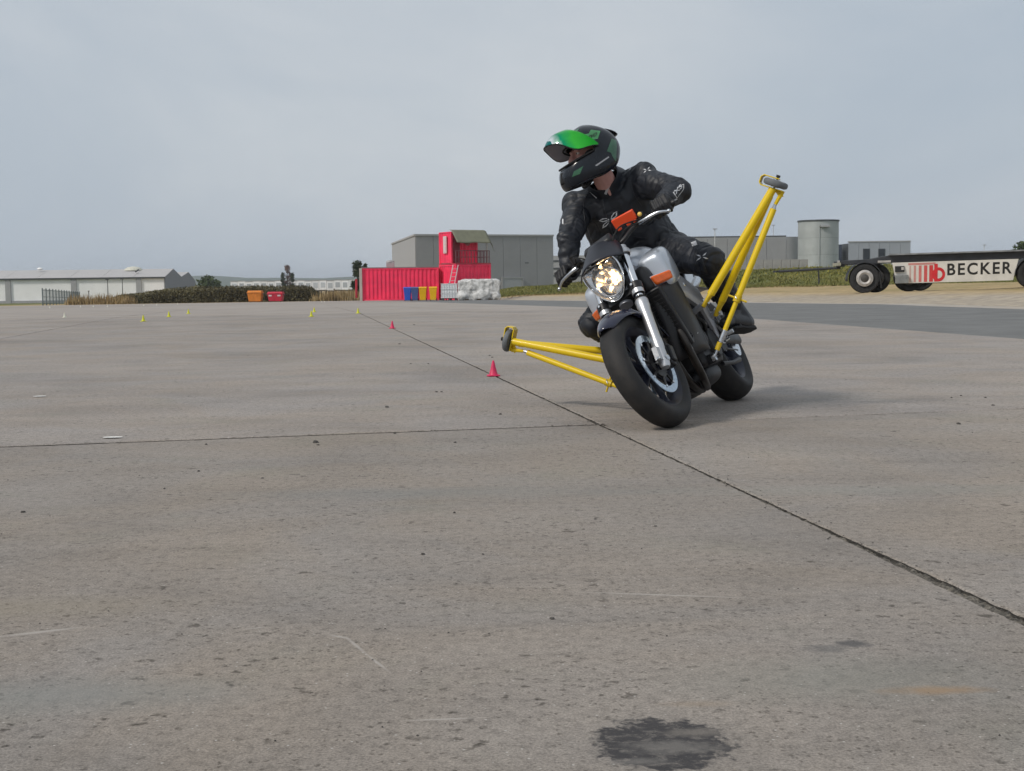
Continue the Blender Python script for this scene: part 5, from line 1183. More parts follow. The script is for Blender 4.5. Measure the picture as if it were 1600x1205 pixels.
bo('link_pipe', M().tube([(.06, .55, .14), (.11, .42, .22), (.10, .30, .42), (.05, .16, .60), (.02, .05, .70)], .03, 12, smooth_path=6), HEADER)
bo('side_stand', M().tube([(-.13, .56, .20), (-.15, .40, .185), (-.155, .27, .19)], [.013, .012, .016], 8), BLACKM)
bo('horn', M().lathe([(0, .02), (.02, .035), (.03, .035), (.032, 0)], (.06, 1.11, .70), (0, 1, 0), 18), BLACKM)
bo('airbox', M().box((0, .80, .66), (.26, .40, .14)), BLACKP, bev=.03); bo('headstock', M().lathe([(.40, .035), (.66, .035)], fk(0, 0, -.038), SA, 18, cap=True), SPAR)
bo('shock', M().lathe([(0, .03), (.03, .03), (.03, .02), (.25, .02), (.25, .03)], (0, .40, .34), (0, .25, 1), 14), BLACKM)
ch = M(); ch.tube([(-.105, .50, .395), (-.11, 0, .375)], .008, 6); ch.tube([(-.105, .50, .315), (-.11, 0, .255)], .008, 6); bo('chain', ch, BLACKM); bo('sprocket', M().lathe([(-.004, .03), (-.004, .095), (.004, .095), (.004, .03)], (-.11, 0, .315), (1, 0, 0), 40, closed=True), STEEL)
bo('chain_guard', M().box((-.115, .2, .42), (.03, .34, .012), Matrix.Rotation(.06, 3, 'X')), BLACKP, bev=.004)
# ---- outriggers
for s in (-1, 1):
    T = Vector(((.8266 if s > 0 else .850) * s, .7395, .865)); A_in = Vector((.262 * s, .80, .508)); B_in = Vector((.250 * s, .60, .456)); C_in = Vector((.175 * s, .8585, .2335))
    if s > 0: A_in = Vector((.262, .80, .425)); B_in = Vector((.25, .60, .465)); C_in = Vector((.175, .83, .14))
    ua = (T - (A_in + B_in) / 2).normalized(); wax = Vector((math.cos(R(42)) * s, 0, math.sin(R(42)))); inn = T - wax * .036
    j = inn + ua * .004
    fr = M(); fr.tube([A_in + (j - A_in) * .07, A_in + (j - A_in) * .12, j + Vector((0, .012, .004))], [.0205, .0205, .0205], 16, cap=True)
    og = bo('outrigger', fr, YEL); og['label'] = ('raised' if s < 0 else 'lowered') + ' yellow tubular outrigger with a grey caster wheel'
    fr = M(); jb = A_in + (j - A_in) * .92; fr.tube([B_in + (jb - B_in) * .10, B_in + (jb - B_in) * .15, jb + (jb - B_in).normalized() * .02], [.0195, .0195, .0195], 16); bo('arm_tube', fr, YEL, og)
    for e, q, nm in ((A_in, j, 'end_plate'), (B_in, jb, 'end_plate')):
        d = (q - e).normalized(); m = M(); rings = []; sd = d.cross(Vector((0, 0, 1))).normalized(); upv = sd.cross(d)
        for f, a_, b_ in ((-.03, .016, .009), (-.026, .021, .012), (.03, .0225, .013), (.055, .021, .017), (.065, .0195, .0195)): c = e + d * f; rings.append([c + sd * (a_ * math.cos(g)) * 1.0 + upv * (b_ * math.sin(g)) for g in [2 * math.pi * k / 14 for k in range(14)]])
        m.loft(rings); bo(nm, m, YELW, og); bo('bolt', M().tube([e + upv * .02, e - upv * .02], .010, 8), STEEL, og)
    # adjustable strut
    tip = inn - ua * .040 - Vector((0, 0, .042)) + Vector((.012 * s, 0, 0)); d = (C_in - tip); Lh = d.length; d.normalize()
    bo('strut', M().tube([tip + d * .03, tip + d * (Lh * .62)], .0165, 14), YEL, og); bo('strut_inner', M().tube([tip + d * (Lh * .60), tip + d * (Lh * .85)], .0125, 12), YEL, og)
    bo('threaded_rod', M().tube([tip + d * (Lh * .84), C_in], .008, 10), STEEL, og); bo('lock_sleeve', M().tube([tip + d * (Lh * .82), tip + d * (Lh * .895)], .0155, 12), STEEL, og); bo('lower_collar', M().tube([tip + d * (Lh * .90), tip + d * (Lh * .95)], .0135, 12), YELW, og)
    cl = M(); cp = tip + d * (Lh * .615); cl.tube([cp - d * .018, cp + d * .018], .020, 14); sd = d.cross(Vector((0, 1, 0))).normalized(); cl.tube([cp - sd * .05, cp + sd * .05], .0055, 8); bo('clamp', cl, YELW, og)
    pn = M(); pn.tube([cp + Vector((0, .024 * math.cos(a), .024 * math.sin(a))) for a in [2 * math.pi * k / 16 for k in range(14)]], .0025, 6); bo('locking_pin', pn, STEEL, og)
    bo('rod_end', M().tube([tip - d * .012, tip + d * .035], [.006, .012], 10), STEEL, og); bo('ball_joint', M().lathe([(-.01, .008), (-.01, .019), (.01, .019), (.01, .008)], C_in, (1, 0, 0), 16, closed=True), STEEL, og)
    bo('mounting_lug', M().box(C_in * .9 + Vector((.0, .07, .025)), (.05, .05, .05)), BLACKM, og, bev=.006)
    for e in (A_in, B_in): bo('mounting_lug', M().tube([e + (Vector((.13 * s, e.y, e.z - .03)) - e) * -.0, Vector((.13 * s, e.y - .02, e.z - .02))], .016, 10), SPAR, og)
    # caster: grey wheel in a bent yellow strap
    cw_ = M().lathe([(-.017, .012), (-.017, .048), (-.013, .059), (-.005, .063), (.005, .063), (.013, .059), (.017, .048), (.017, .012)], T, wax, 36); bo('caster_wheel', cw_, GRYR, og)
    bo('caster_hub', M().lathe([(-.02, .0), (-.02, .02), (.02, .02), (.02, 0)], T, wax, 16), STEEL, og); bo('axle_bolt', M().tube([T - wax * .05, T + wax * .042], .006, 8), BLACKM, og); bo('axle_nut', M().lathe([(0, .011), (.012, .011), (.012, 0)], T + wax * .032, wax, 6), BLACKM, og)
    fwd = Vector((0, 1, 0)); upw = wax.cross(fwd) * s
    # strap path: down the inner face, round the far side, over the outer face
    m = M(); path = [T - wax * .027 - upw * .052, T - wax * .027 + upw * .066, T - wax * .016 + upw * .078, T + wax * .012 + upw * .078, T + wax * .025 + upw * .066, T + wax * .026 - upw * .012]
    rings = []
    for k, p in enumerate(path):
        t0 = (path[min(k + 1, 5)] - path[max(k - 1, 0)]).normalized(); nr = t0.cross(fwd).normalized(); w_ = .030 if k < 2 else (.027 if k < 5 else .018)
        rings.append([p + fwd * w_ + nr * .003, p - fwd * w_ + nr * .003, p - fwd * w_ - nr * .003, p + fwd * w_ - nr * .003])
    m.loft(rings); bo('caster_bracket', m, YEL, og, bev=.0015)
    bo('strut_lug', M().tube([tip + d * .004, T - wax * .029 - upw * .046], [.009, .012], 10), YEL, og)
    gs = M(); gs.prism([(0, -.046), (.022, -.060), (.026, -.035), (0, .0)], T - wax * .030 + fwd * -.003, -wax, upw, fwd * .006); bo('gusset', gs, YEL, og, smooth=False)

# ---- small fittings: hoses, loom, bolts
for s in (-1, 1):
    bo('radiator_hose', M().tube([(.13 * s, 1.07, .64 if s < 0 else .38), (.16 * s, .98, .60 if s < 0 else .34), (.15 * s, .88, .60 if s < 0 else .36)], .016, 10, smooth_path=6), RUBB)
    for t0, f in ((.432, .038), (.645, .038)): bo('clamp_bolt', M().lathe([(0, .007), (.008, .007), (.008, 0)], fk(t0, .103 * s, f), SB, 6), STEEL, st=True)
    bo('pinch_bolt', M().lathe([(0, .0075), (.010, .0075), (.010, .003), (.010, 0)], fk(-.012, .108 * s, .05), SB, 6), STEEL, st=True)
    for p in ((.205, .82, .64), (.212, .66, .55), (.195, .545, .445)): bo('frame_bolt', M().lathe([(0, .014), (.006, .014), (.010, .009), (.010, 0)], (p[0] * s, p[1], p[2]), (s, 0, 0), 12), STEEL)
    bo('wiring_loom', M().tube([(.05 * s, 1.15, .86), (.075 * s, 1.12, .78), (.07 * s, 1.06, .72), (.09 * s, .96, .70)], .008, 8, smooth_path=6), RUBB)
    for k in range(3): bo('cowl_bolt', M().lathe([(0, .006), (.004, .006), (.004, 0)], ((.204 - .012 * k) * s, 1.01 - .03 * k, .62 - .12 * k), (s, .3, 0), 8), STEEL)
bo('engine_hose', M().tube([(-.14, .80, .50), (-.185, .76, .44), (-.17, .70, .40), (-.15, .66, .40)], .011, 8, smooth_path=6), RUBB)
bo('clutch_cable_run', M().tube([(-.05, 1.02, .74), (-.15, .96, .60), (-.18, .86, .46), (-.165, .76, .36)], .005, 7, smooth_path=8), RUBB)
bo('tensioner', M().box((-.155, .58, .46), (.03, .06, .09), Matrix.Rotation(.5, 3, 'X')), ALU, bev=.006); bo('starter_cover', M().lathe([(0, .045), (.02, .043), (.026, .03), (.027, 0)], (-.15, .80, .36), (-1, 0, 0), 20), BLACKM)
bo('front_sprocket_cover', M().prism([(.44, .27), (.56, .25), (.60, .33), (.56, .42), (.46, .43), (.42, .36)], (-.150, 0, 0), (0, 1, 0), (0, 0, 1), (-.022, 0, 0)), ENG, bev=.008)
# ------------------------------------------------------------------ rider
LEATH = bpy.data.materials.new('black_leather'); LEATH.use_nodes = True
def _leather():
    n = LEATH.node_tree; b = n.nodes['Principled BSDF']; l = n.links.new; N = n.nodes.new; t = N('ShaderNodeTexCoord')
    z = N('ShaderNodeTexNoise'); z.inputs['Scale'].default_value = 7; z.inputs['Detail'].default_value = 5; l(t.outputs['Object'], z.inputs['Vector'])
    r = N('ShaderNodeValToRGB'); r.color_ramp.elements[0].position = .35; r.color_ramp.elements[0].color = (.0062, .0080, .0130, 1); r.color_ramp.elements[1].position = .68; r.color_ramp.elements[1].color = (.0125, .016, .0240, 1); l(z.outputs['Fac'], r.inputs[0]); l(r.outputs[0], b.inputs['Base Color'])
    mr = N('ShaderNodeMapRange'); mr.inputs['To Min'].default_value = .42; mr.inputs['To Max'].default_value = .66; l(z.outputs['Fac'], mr.inputs[0]); l(mr.outputs[0], b.inputs['Roughness'])
    v = N('ShaderNodeTexNoise'); v.inputs['Scale'].default_value = 38; v.inputs['Detail'].default_value = 6; v.inputs['Distortion'].default_value = 1.2; l(t.outputs['Object'], v.inputs['Vector'])
    rd_ = N('ShaderNodeTexNoise'); rd_.noise_type = 'RIDGED_MULTIFRACTAL'; rd_.inputs['Scale'].default_value = 6.5; rd_.inputs['Detail'].default_value = 5; rd_.inputs['Distortion'].default_value = .6; l(t.outputs['Object'], rd_.inputs['Vector'])
    bp0 = N('ShaderNodeBump'); bp0.inputs['Strength'].default_value = .45; bp0.inputs['Distance'].default_value = .012; l(rd_.outputs['Fac'], bp0.inputs['Height'])
    bp = N('ShaderNodeBump'); bp.inputs['Strength'].default_value = .25; bp.inputs['Distance'].default_value = .006; l(v.outputs['Fac'], bp.inputs['Height']); l(bp0.outputs[0], bp.inputs['Normal']); l(bp.outputs[0], b.inputs['Normal']); b.inputs['Specular IOR Level'].default_value = .5
_leather()
SKIN = mat('skin', (.50, .27, .235), .55, var=.12, vs=14, spec=.4); BOOTM = mat('boot_leather', (.012, .013, .016), .38, var=.2, vs=9, bump=.05); GLOVE = mat('glove_leather', (.010, .010, .012), .55, var=.2, vs=16, bump=.15, bs=90)
LOGO = mat('white_print', (.62, .63, .65), .5, var=.06); LOGOG = mat('grey_reflective', (.42, .43, .45), .4, var=.06)
SHELL = mat('helmet_shell', (.008, .011, .017), .2, var=.1, spec=.35, coat=.25); LIN = mat('helmet_lining', (.012, .012, .013), .9); GRN = mat('green_graphic', (.045, .21, .075), .25, var=.15, vs=20, coat=.4); GRND = mat('dull_green_graphic', (.035, .12, .065), .25, var=.2, vs=20, coat=.4)
per = empty('person', tuple(MB @ Vector((-.02, .34, .80)))); PL = per.location.copy()
tag(per, 'rider in black leathers and green visored helmet leaning with the motorcycle, looking left', 'person')
def BW(p): return MB @ Vector(p)
def wo(name, m, mt, parent=per, **k):          # mesh given in world coordinates
    if isinstance(m, M): m.xf(lambda p: p - PL)
    else: m.transform(Matrix.Translation(-PL))
    return obj(name, m, mt, parent, **k)
gripL, gripR = ST((-.325, .946, .989)), ST((.325, .946, .989))
gaL, gaR = (ST((-.4, .925, .985)) - ST((-.26, .965, .992))).normalized(), (ST((.4, .925, .985)) - ST((.26, .965, .992))).normalized()
shL, elL, haL = Vector((-.205, .56, 1.272)), Vector((-.385, .735, 1.10)), gripL + Vector((.0, -.075, .040))
shR, elR, haR = Vector((.150, .605, 1.325)), Vector((.232, .79, 1.165)), gripR + Vector((-.01, -.072, .045))
hipL, knL, anL = Vector((-.115, .36, .905)), Vector((-.345, .655, .70)), Vector((-.268, .315, .445))
hipR, knR, anR = Vector((.085, .37, .885)), Vector((.345, .73, .712)), Vector((.255, .32, .445))
pel, wai, che, nkb = Vector((-.02, .32, .90)), Vector((-.02, .37, 1.06)), Vector((-.022, .51, 1.235)), Vector((-.03, .565, 1.36))
HEADC = P(922, 243, 6.98)
def build_suit():
    m = M()
    def ELL(c, r_): m.ell(c, r_, None, 20, 14)
    ELL(pel, (.168, .15, .13)); ELL(pel + Vector((0, -.06, .0)), (.15, .13, .12))
    for a, b, ra, rb in ((pel + Vector((0, 0, .04)), wai, .138, .138), (wai, che, .140, .150), (che, nkb - Vector((0, .01, .04)), .142, .09)):
        for dx in (-.045, .045): m.caps(a + Vector((dx, 0, 0)), b + Vector((dx, 0, 0)), ra, rb, 18)
    m.caps(che + Vector((-.06, .02, .0)), shL + Vector((.03, 0, -.01)), .12, .088); m.caps(che + Vector((.05, .02, .02)), shR + Vector((-.02, 0, -.01)), .12, .085)
    ELL((.075, .45, 1.12), (.115, .13, .17)); ELL((.085, .42, 1.0), (.10, .13, .13)); ELL((-.10, .40, 1.05), (.10, .12, .16)); m.caps((.06, .50, 1.26), (.11, .44, 1.02), .11, .09); m.caps((.10, .50, 1.25), (.145, .47, 1.04), .105, .10)
    m.caps(nkb + Vector((-.02, -.01, -.045)), shL, .075, .088); m.caps(nkb + Vector((.02, -.01, -.045)), shR, .075, .085)
    m.caps(shL, elL, .086, .068); m.caps(elL, haL, .068, .045); ELL(elL + (elL - (shL + haL) / 2).normalized() * .016, (.068, .068, .068)); ELL(shL + Vector((-.02, 0, .018)), (.085, .085, .075))
    m.caps(shR, elR, .084, .064); m.caps(elR, haR, .064, .044); ELL(elR + (elR - (shR + haR) / 2).normalized() * .014, (.062, .062, .062)); ELL(shR + Vector((.012, 0, .016)), (.082, .085, .074))
    for hip, kn, an in ((hipL, knL, anL), (hipR, knR, anR)):
        m.caps(hip, kn, .112, .084); m.caps(kn, an, .082, .056); m.caps(pel + (hip - pel) * .5, hip, .12, .112)
        f = (kn - (hip + an) / 2).normalized(); ELL(kn + f * .016, (.066, .07, .076)); m.caps(kn + f * .02 + (an - kn) * .05, kn + (an - kn) * .6 + f * .01, .062, .052)
        cv = kn + (an - kn) * .35 - f * .03; ELL(cv, (.065, .07, .085))
    m.xf(lambda p: MB @ p)
    me = remesh(m, .0068, 6, .5)
    # folds: rings across the limbs, strongest at the joints, drifting noise on the body
    segs = [(shL, elL, .9), (elL, haL, 1.0), (shR, elR, .9), (elR, haR, 1.0), (hipL, knL, .8), (knL, anL, .9), (hipR, knR, .8), (knR, anR, .9), (pel, wai, .8), (wai, che, .7), (che, nkb, .35)]
    S = [(np.array(BW(a)), np.array(BW(b)), k) for a, b, k in segs]
    nv = len(me.vertices); co = np.empty(nv * 3); me.vertices.foreach_get('co', co); co = co.reshape(-1, 3); no = np.array([v.normal[:] for v in me.vertices])
    best = np.full(nv, 1e9); tt = np.zeros(nv); idx = np.zeros(nv, int); amp = np.zeros(nv)
    for i, (a, b, k) in enumerate(S):
        d = b - a; t = np.clip(((co - a) @ d) / (d @ d), 0, 1); r_ = np.linalg.norm(co - a - t[:, None] * d, axis=1)
        u = r_ < best; best[u] = r_[u]; tt[u] = t[u]; idx[u] = i; amp[u] = k
    for i in range(nv):
        a, b, k = S[idx[i]]; L_ = np.linalg.norm(b - a); t = tt[i]; p = co[i]
        d = Vector(b - a).normalized(); v = Vector(p - a); ax = v.dot(d); q = (v - d * ax)
        j = max(math.exp(-((t) / .26) ** 2), math.exp(-((1 - t) / .26) ** 2)) if idx[i] < 8 else .6
        ax += .030 * noise.noise((p[0] * 7, p[1] * 7, p[2] * 7 + 5)); w1 = noise.noise((ax * 34 + idx[i] * 7, q.x * 9, q.z * 9)); w1 = 1 - 2 * abs(w1)
        w2 = noise.noise((p[0] * 11, p[1] * 11, p[2] * 11)); w3 = noise.noise((p[0] * 26 + 3, p[1] * 26, p[2] * 26))
        w4 = noise.noise((ax * 15 + idx[i] * 3, q.x * 5, q.z * 5)); w4 = 1 - 2.4 * abs(w4)
        dsp = k * (.0045 * j * w1 + .0020 * (1 - j) * w1 + .0036 * w4 + .0085 * w2 + .0032 * w3)
        wp = Vector((p[0], p[1], p[2])) + .02 * Vector((noise.noise((p[0] * 9, p[1] * 9, p[2] * 9)), noise.noise((p[1] * 9, p[2] * 9, p[0] * 9)), 0))
        cr1 = noise.noise((ax * 20 + idx[i] * 5, wp.x * 5 + wp.z * 4, wp.y * 5)); cr2 = noise.noise(wp * 9)
        dsp -= .0075 * (.35 + .65 * j) * max(0, 1 - abs(cr1) * 7) + .0045 * max(0, 1 - abs(cr2) * 9)
        co[i] = p + no[i] * dsp
    me.vertices.foreach_set('co', co.reshape(-1)); me.update()
    return me
suit_me = build_suit()
def bvh_of(me): return BVHTree.FromPolygons([v.co.copy() for v in me.vertices], [tuple(p.vertices) for p in me.polygons])
BV = bvh_of(suit_me)
suit = wo('leather_suit', suit_me, LEATH, ang=180)
# ---- helmet frame
HF = Vector((-.925, -.36, -.139)).normalized(); HLAT = HF.cross(Vector((0, 0, 1))).normalized()   # towards the rider's right
HU = HLAT.cross(HF).normalized(); _k = .17; HU = (HU + HLAT * _k).normalized(); HLAT = HF.cross(HU).normalized()
def HP(f, x, u): return HEADC + HF * f + HLAT * x + HU * u
rows = [(-.176, -.140, -.085, .166, -.112, .098), (-.160, -.120, -.075, .188, -.130, .112), (-.100, -.06, -.045, .196, -.150, .124), (-.052, .005, -.010, .175, -.162, .128), (-.015, .013, .010, .152, -.165, .128), (.02, .021, .025, .140, -.165, .127), (.052, .032, .045, .130, -.162, .124), (.09, .075, .085, .116, -.146, .114), (.125, .115, .118, .094, -.112, .092), (.15, .145, .145, .060, -.065, .058), (.162, .16, .16, .028, -.025, .024)]
NPH = 48
def hpt(row, ph, g=0.0):
    uf, us, ub, Ff, Fb, W = row; c, s = math.cos(ph), math.sin(ph); e = .82
    cc = math.copysign(abs(c) ** e, c); ss = math.copysign(abs(s) ** e, s)
    u = us + (uf - us) * c if c > 0 else us + (ub - us) * (-c); f = (Ff + g) * cc if c > 0 else -(Fb - g) * cc
    return HP(f if c > 0 else -abs((Fb - g) * cc), (W + g) * ss, u)
def helmet():
    vs = []; fs = []
    for r_ in rows:
        for k in range(NPH): vs.append(hpt(r_, 2 * math.pi * k / NPH))
    vs.append(HP(.0, 0, .166)); top = len(vs) - 1; nr = len(rows)
    for j in range(nr - 1):
        for k in range(NPH):
            a = (k + .5) * 360 / NPH; a = min(a, 360 - a)
            if j in (3, 4, 5) and a < 83: continue
            fs.append((j * NPH + k, j * NPH + (k + 1) % NPH, (j + 1) * NPH + (k + 1) % NPH, (j + 1) * NPH + k))
    for k in range(NPH): fs.append(((nr - 1) * NPH + k, (nr - 1) * NPH + (k + 1) % NPH, top))
    m = M().add(vs, fs); h = wo('helmet', m, SHELL, ang=180)
    h.data.materials.append(LIN); k = h.modifiers.new('s', 'SOLIDIFY'); k.thickness = .016; k.offset = -1; k.material_offset = 1; k.material_offset_rim = 0
    k = h.modifiers.new('ss', 'SUBSURF'); k.levels = 2; k.render_levels = 2
    return h
helm = helmet()
dg = bpy.context.evaluated_depsgraph_get(); _hm = bpy.data.meshes.new_from_object(helm.evaluated_get(dg)); _hm.transform(Matrix.Translation(PL)); BVH_ = bvh_of(_hm)
# port trim
pts = [hpt(rows[3], R(a), .002) for a in np.arange(-82.5, 83, 7.5)] + [hpt(rows[6], R(a), .002) for a in np.arange(82.5, -83, -7.5)]
wo('port_seal', M().tube(pts, .0052, 8, closed=True), LIN, helm)
# raised mirror visor
VIS = bpy.data.materials.new('green_mirror_visor'); VIS.use_nodes = True; _n = VIS.node_tree; _b = _n.nodes['Principled BSDF']; _b.inputs['Metallic'].default_value = .9; _b.inputs['Roughness'].default_value = .07
_t = _n.nodes.new('ShaderNodeTexCoord'); _z = _n.nodes.new('ShaderNodeTexNoise'); _z.inputs['Scale'].default_value = 16; _z.inputs['Detail'].default_value = 3
_d = _n.nodes.new('ShaderNodeVectorMath'); _d.operation = 'DOT_PRODUCT'; _d.inputs[1].default_value = tuple(HF); _o = (HEADC - PL).dot(HF)
_m = _n.nodes.new('ShaderNodeMapRange'); _m.inputs['From Min'].default_value = _o; _m.inputs['From Max'].default_value = _o + .26
_a = _n.nodes.new('ShaderNodeMath'); _a.operation = 'MULTIPLY_ADD'; _a.inputs[1].default_value = .25; _r = _n.nodes.new('ShaderNodeValToRGB')
for p_, c_ in ((.30, (.03, .44, .04)), (.62, (.07, .62, .07)), (.85, (.008, .36, .17)), (1.0, (.006, .22, .19))):
    e = _r.color_ramp.elements.new(p_); e.color = (*c_, 1)
_r.color_ramp.elements[0].color = (.02, .32, .035, 1)
l_ = _n.links.new; l_(_t.outputs['Object'], _d.inputs[0]); l_(_d.outputs['Value'], _m.inputs[0]); l_(_t.outputs['Object'], _z.inputs['Vector']); l_(_z.outputs['Fac'], _a.inputs[0]); l_(_m.outputs[0], _a.inputs[2]); l_(_a.outputs[0], _r.inputs[0]); l_(_r.outputs[0], _b.inputs['Base Color'])
m = M()
def vz(a, v):
    ph = R(-92 + 184 * a); c, s = max(0.0, math.cos(ph)), math.sin(ph)
    lo = (.010 + .236 * c ** .8, .139 * s, .020 + .054 * c - .030 * math.sin(math.pi * min(1, c * 1.15)) ** 2); hi = (.004 + .130 * c ** .85, .136 * s, .030 + .118 * c ** .8)
    bul = .016 * math.sin(math.pi * v) * c
    return HP(lo[0] + (hi[0] - lo[0]) * v + bul, lo[1] + (hi[1] - lo[1]) * v, lo[2] + (hi[2] - lo[2]) * v + bul * .8)
m.grid(vz, 30, 10); vis = wo('visor', m, VIS, helm, ang=180)
VISI = mat('visor_inner', (.42, .39, .40), .25, var=.05); vis.data.materials.append(VISI); _s = vis.modifiers.new('s', 'SOLIDIFY'); _s.thickness = .003; _s.material_offset = 1; _s.material_offset_rim = 1  # opaque pale grey inside: sky light through the visor put into the colour
_c = sum((v.co for v in vis.data.vertices), Vector()) / len(vis.data.vertices); _f = vis.data.polygons[len(vis.data.polygons) // 2]
_s.offset = -1
if _f.normal.dot(HF + HU) < 0: vis.data.flip_normals()
wo('visor_edge', M().tube([vz(a / 30, 0) for a in range(31)], .003, 6), LIN, helm)
for s in (-1, 1): wo('visor_pivot', M().lathe([(0, .022), (.006, .020), (.008, .012), (.008, 0)], HP(.010, .127 * s, .034), HLAT * s, 20), SHELL, helm)
m = M().grid(lambda a, v: HP(.185 + .012 * v - (.05 * (2 * a - 1) ** 2), (2 * a - 1) * .05, -.075 - .06 * v), 8, 5); wo('chin_vent', m, LIN, helm, solid=.006)
m = M().loft([[HP(-.085 - .045 * k, x * w, u0 + du * (1 if abs(x) < .9 else .0)) for x, du in ((-1, 0), (-.6, .012), (0, .016), (.6, .012), (1, 0), (.6, -.01), (-.6, -.01))] for k, (w, u0) in enumerate(((.04, .126), (.062, .108), (.062, .080)))]); wo('rear_spoiler', m, SHELL, helm, sub=1)
wo('chin_strap', M().tube([HP(.02, -.085, -.09), HP(.055, -.045, -.155), HP(.055, .045, -.155), HP(.02, .085, -.09)], .008, 8, smooth_path=5), LIN, helm)
# ---- head, face and neck: one skin mesh
def head():
    m = M(); RT = Matrix((HF, HLAT, HU)).transposed()
    def E_(f, x, u, r_): m.ell(HP(f, x, u), r_, RT, 18, 12)
    E_(-.01, 0, .02, (.100, .076, .105)); E_(.03, 0, -.05, (.075, .062, .075)); E_(.072, 0, -.088, (.028, .030, .022))
    for s in (-1, 1): E_(.068, .038 * s, -.020, (.026, .026, .026)); E_(.083, .030 * s, .034, (.016, .028, .010)); E_(-.01, .078 * s, -.005, (.022, .010, .03))
    m.caps(HP(.094, 0, .022), HP(.119, 0, -.022), .010, .0145); E_(.106, .012, -.026, (.010, .009, .008)); E_(.106, -.012, -.026, (.010, .009, .008))
    [E_(.079, .031 * s, .022, (.0155, .0165, .0085)) for s in (-1, 1)]; [E_(.078, .031 * s, .002, (.0155, .0165, .0075)) for s in (-1, 1)]
    E_(.096, 0, -.050, (.012, .024, .0055)); E_(.094, 0, -.061, (.012, .021, .0065))
    nb = BW(nkb + Vector((0, -.01, -.09))); m.caps(nb, HP(-.03, 0, -.06), .060, .056)
    me = remesh(m, .0045, 3, .5); return wo('body', me, SKIN, ang=180)
hd = head()
EYE = mat('eye_white', (.7, .68, .65), .2, var=0); IRIS = mat('iris', (.06, .05, .04), .15, var=0)
for s in (-1, 1):
    wo('eye', M().ell(HP(.080, .031 * s, .012), (.0115, .0115, .0115)), EYE, hd); wo('iris', M().ell(HP(.0905, .0315 * s, .012), (.003, .0052, .0052), Matrix((HF, HLAT, HU)).transposed()), IRIS, hd)
    wo('eyebrow', M().tube([HP(.096, .014 * s, .034), HP(.094, .032 * s, .039), HP(.084, .050 * s, .034)], [.003, .004, .002], 6), mat('brow_hair', (.05, .035, .025), .8), hd)
# balaclava-dark cheek pads either side of the face
for s in (-1, 1): wo('cheek_pad', M().ell(HP(.035, .088 * s, -.045), (.05, .028, .06), Matrix((HF, HLAT, HU)).transposed()), LIN, helm)
# ---- collar
m = M(); cpts = []; ctr = BW(nkb + Vector((0, -.012, -.012))); nax = (HP(-.03, 0, -.06) - ctr).normalized(); e1 = nax.orthogonal().normalized(); e2 = nax.cross(e1)
rings = []
for h_, r_ in ((-.03, .135), (.05, .112), (.105, .096), (.135, .088), (.132, .082), (.04, .086)):
    rings.append([ctr + nax * (h_ * (1 - .30 * max(0, (e1 * math.cos(a) + e2 * math.sin(a)).dot(MB.to_3x3() @ Vector((.35, .93, 0)))) if h_ > 0 else h_)) + e1 * (r_ * math.cos(a)) + e2 * (r_ * math.sin(a)) for a in [2 * math.pi * k / 28 for k in range(28)]])
m.loft(rings, cap=False); col_me = m
wo('collar', m, LEATH, sub=1)
# ---- gloves
def glove(g, ax, wrist, side):
    m = M(); F_ = Vector((0, 1, 0)); F_ = (F_ - ax * F_.dot(ax)).normalized(); U_ = ax.cross(F_)
    if U_.z < 0: U_ = -U_
    def pt(o, r_, th): return g + ax * o + (F_ * math.cos(R(th)) + U_ * math.sin(R(th))) * r_
    offs = (-.034, -.011, .012, .034); ln = (.95, 1.0, 1.0, .9)
    kn = []
    for k, o in enumerate(offs):
        a, b, c, d = pt(o, .050, 78), pt(o, .037 * ln[k], 18), pt(o, .031, -38), pt(o * .96, .029, -88)
        kn.append(a); m.caps(a, b, .0125, .0115, 10); m.caps(b, c, .0115, .0105, 10); m.caps(c, d, .0105, .0095, 10); m.ell(a + (F_ * .2 + U_) * .004, (.013, .013, .012), None, 10, 8)
    w = wrist
    for k, o in enumerate(offs): m.caps(kn[k] - U_ * .008 - F_ * .004, w + (kn[k] - w) * .25 + ax * o * .2, .0155, .022, 10)
    m.caps(pt(-.03, .055, 130), pt(.03, .055, 130), .024, .024, 12)
    th0 = pt(-.046, .048, 150); th1 = pt(-.050, .034, -150); th2 = pt(-.040, .030, -100)
    m.caps(w + (th0 - w) * .5, th0, .022, .016, 10); m.caps(th0, th1, .015, .013, 10); m.caps(th1, th2, .013, .011, 10)
    m.caps(w, w + (w - (kn[1] + kn[2]) / 2) * .35, .046, .052, 16)
    m.xf(lambda p: MB @ p); me = remesh(m, .0038, 2, .5); return me
gm = glove(gripL, gaL, haL, -1); wo('glove', gm, GLOVE, ang=180)
gm = glove(gripR, gaR, haR, 1); wo('glove', gm, GLOVE, ang=180)
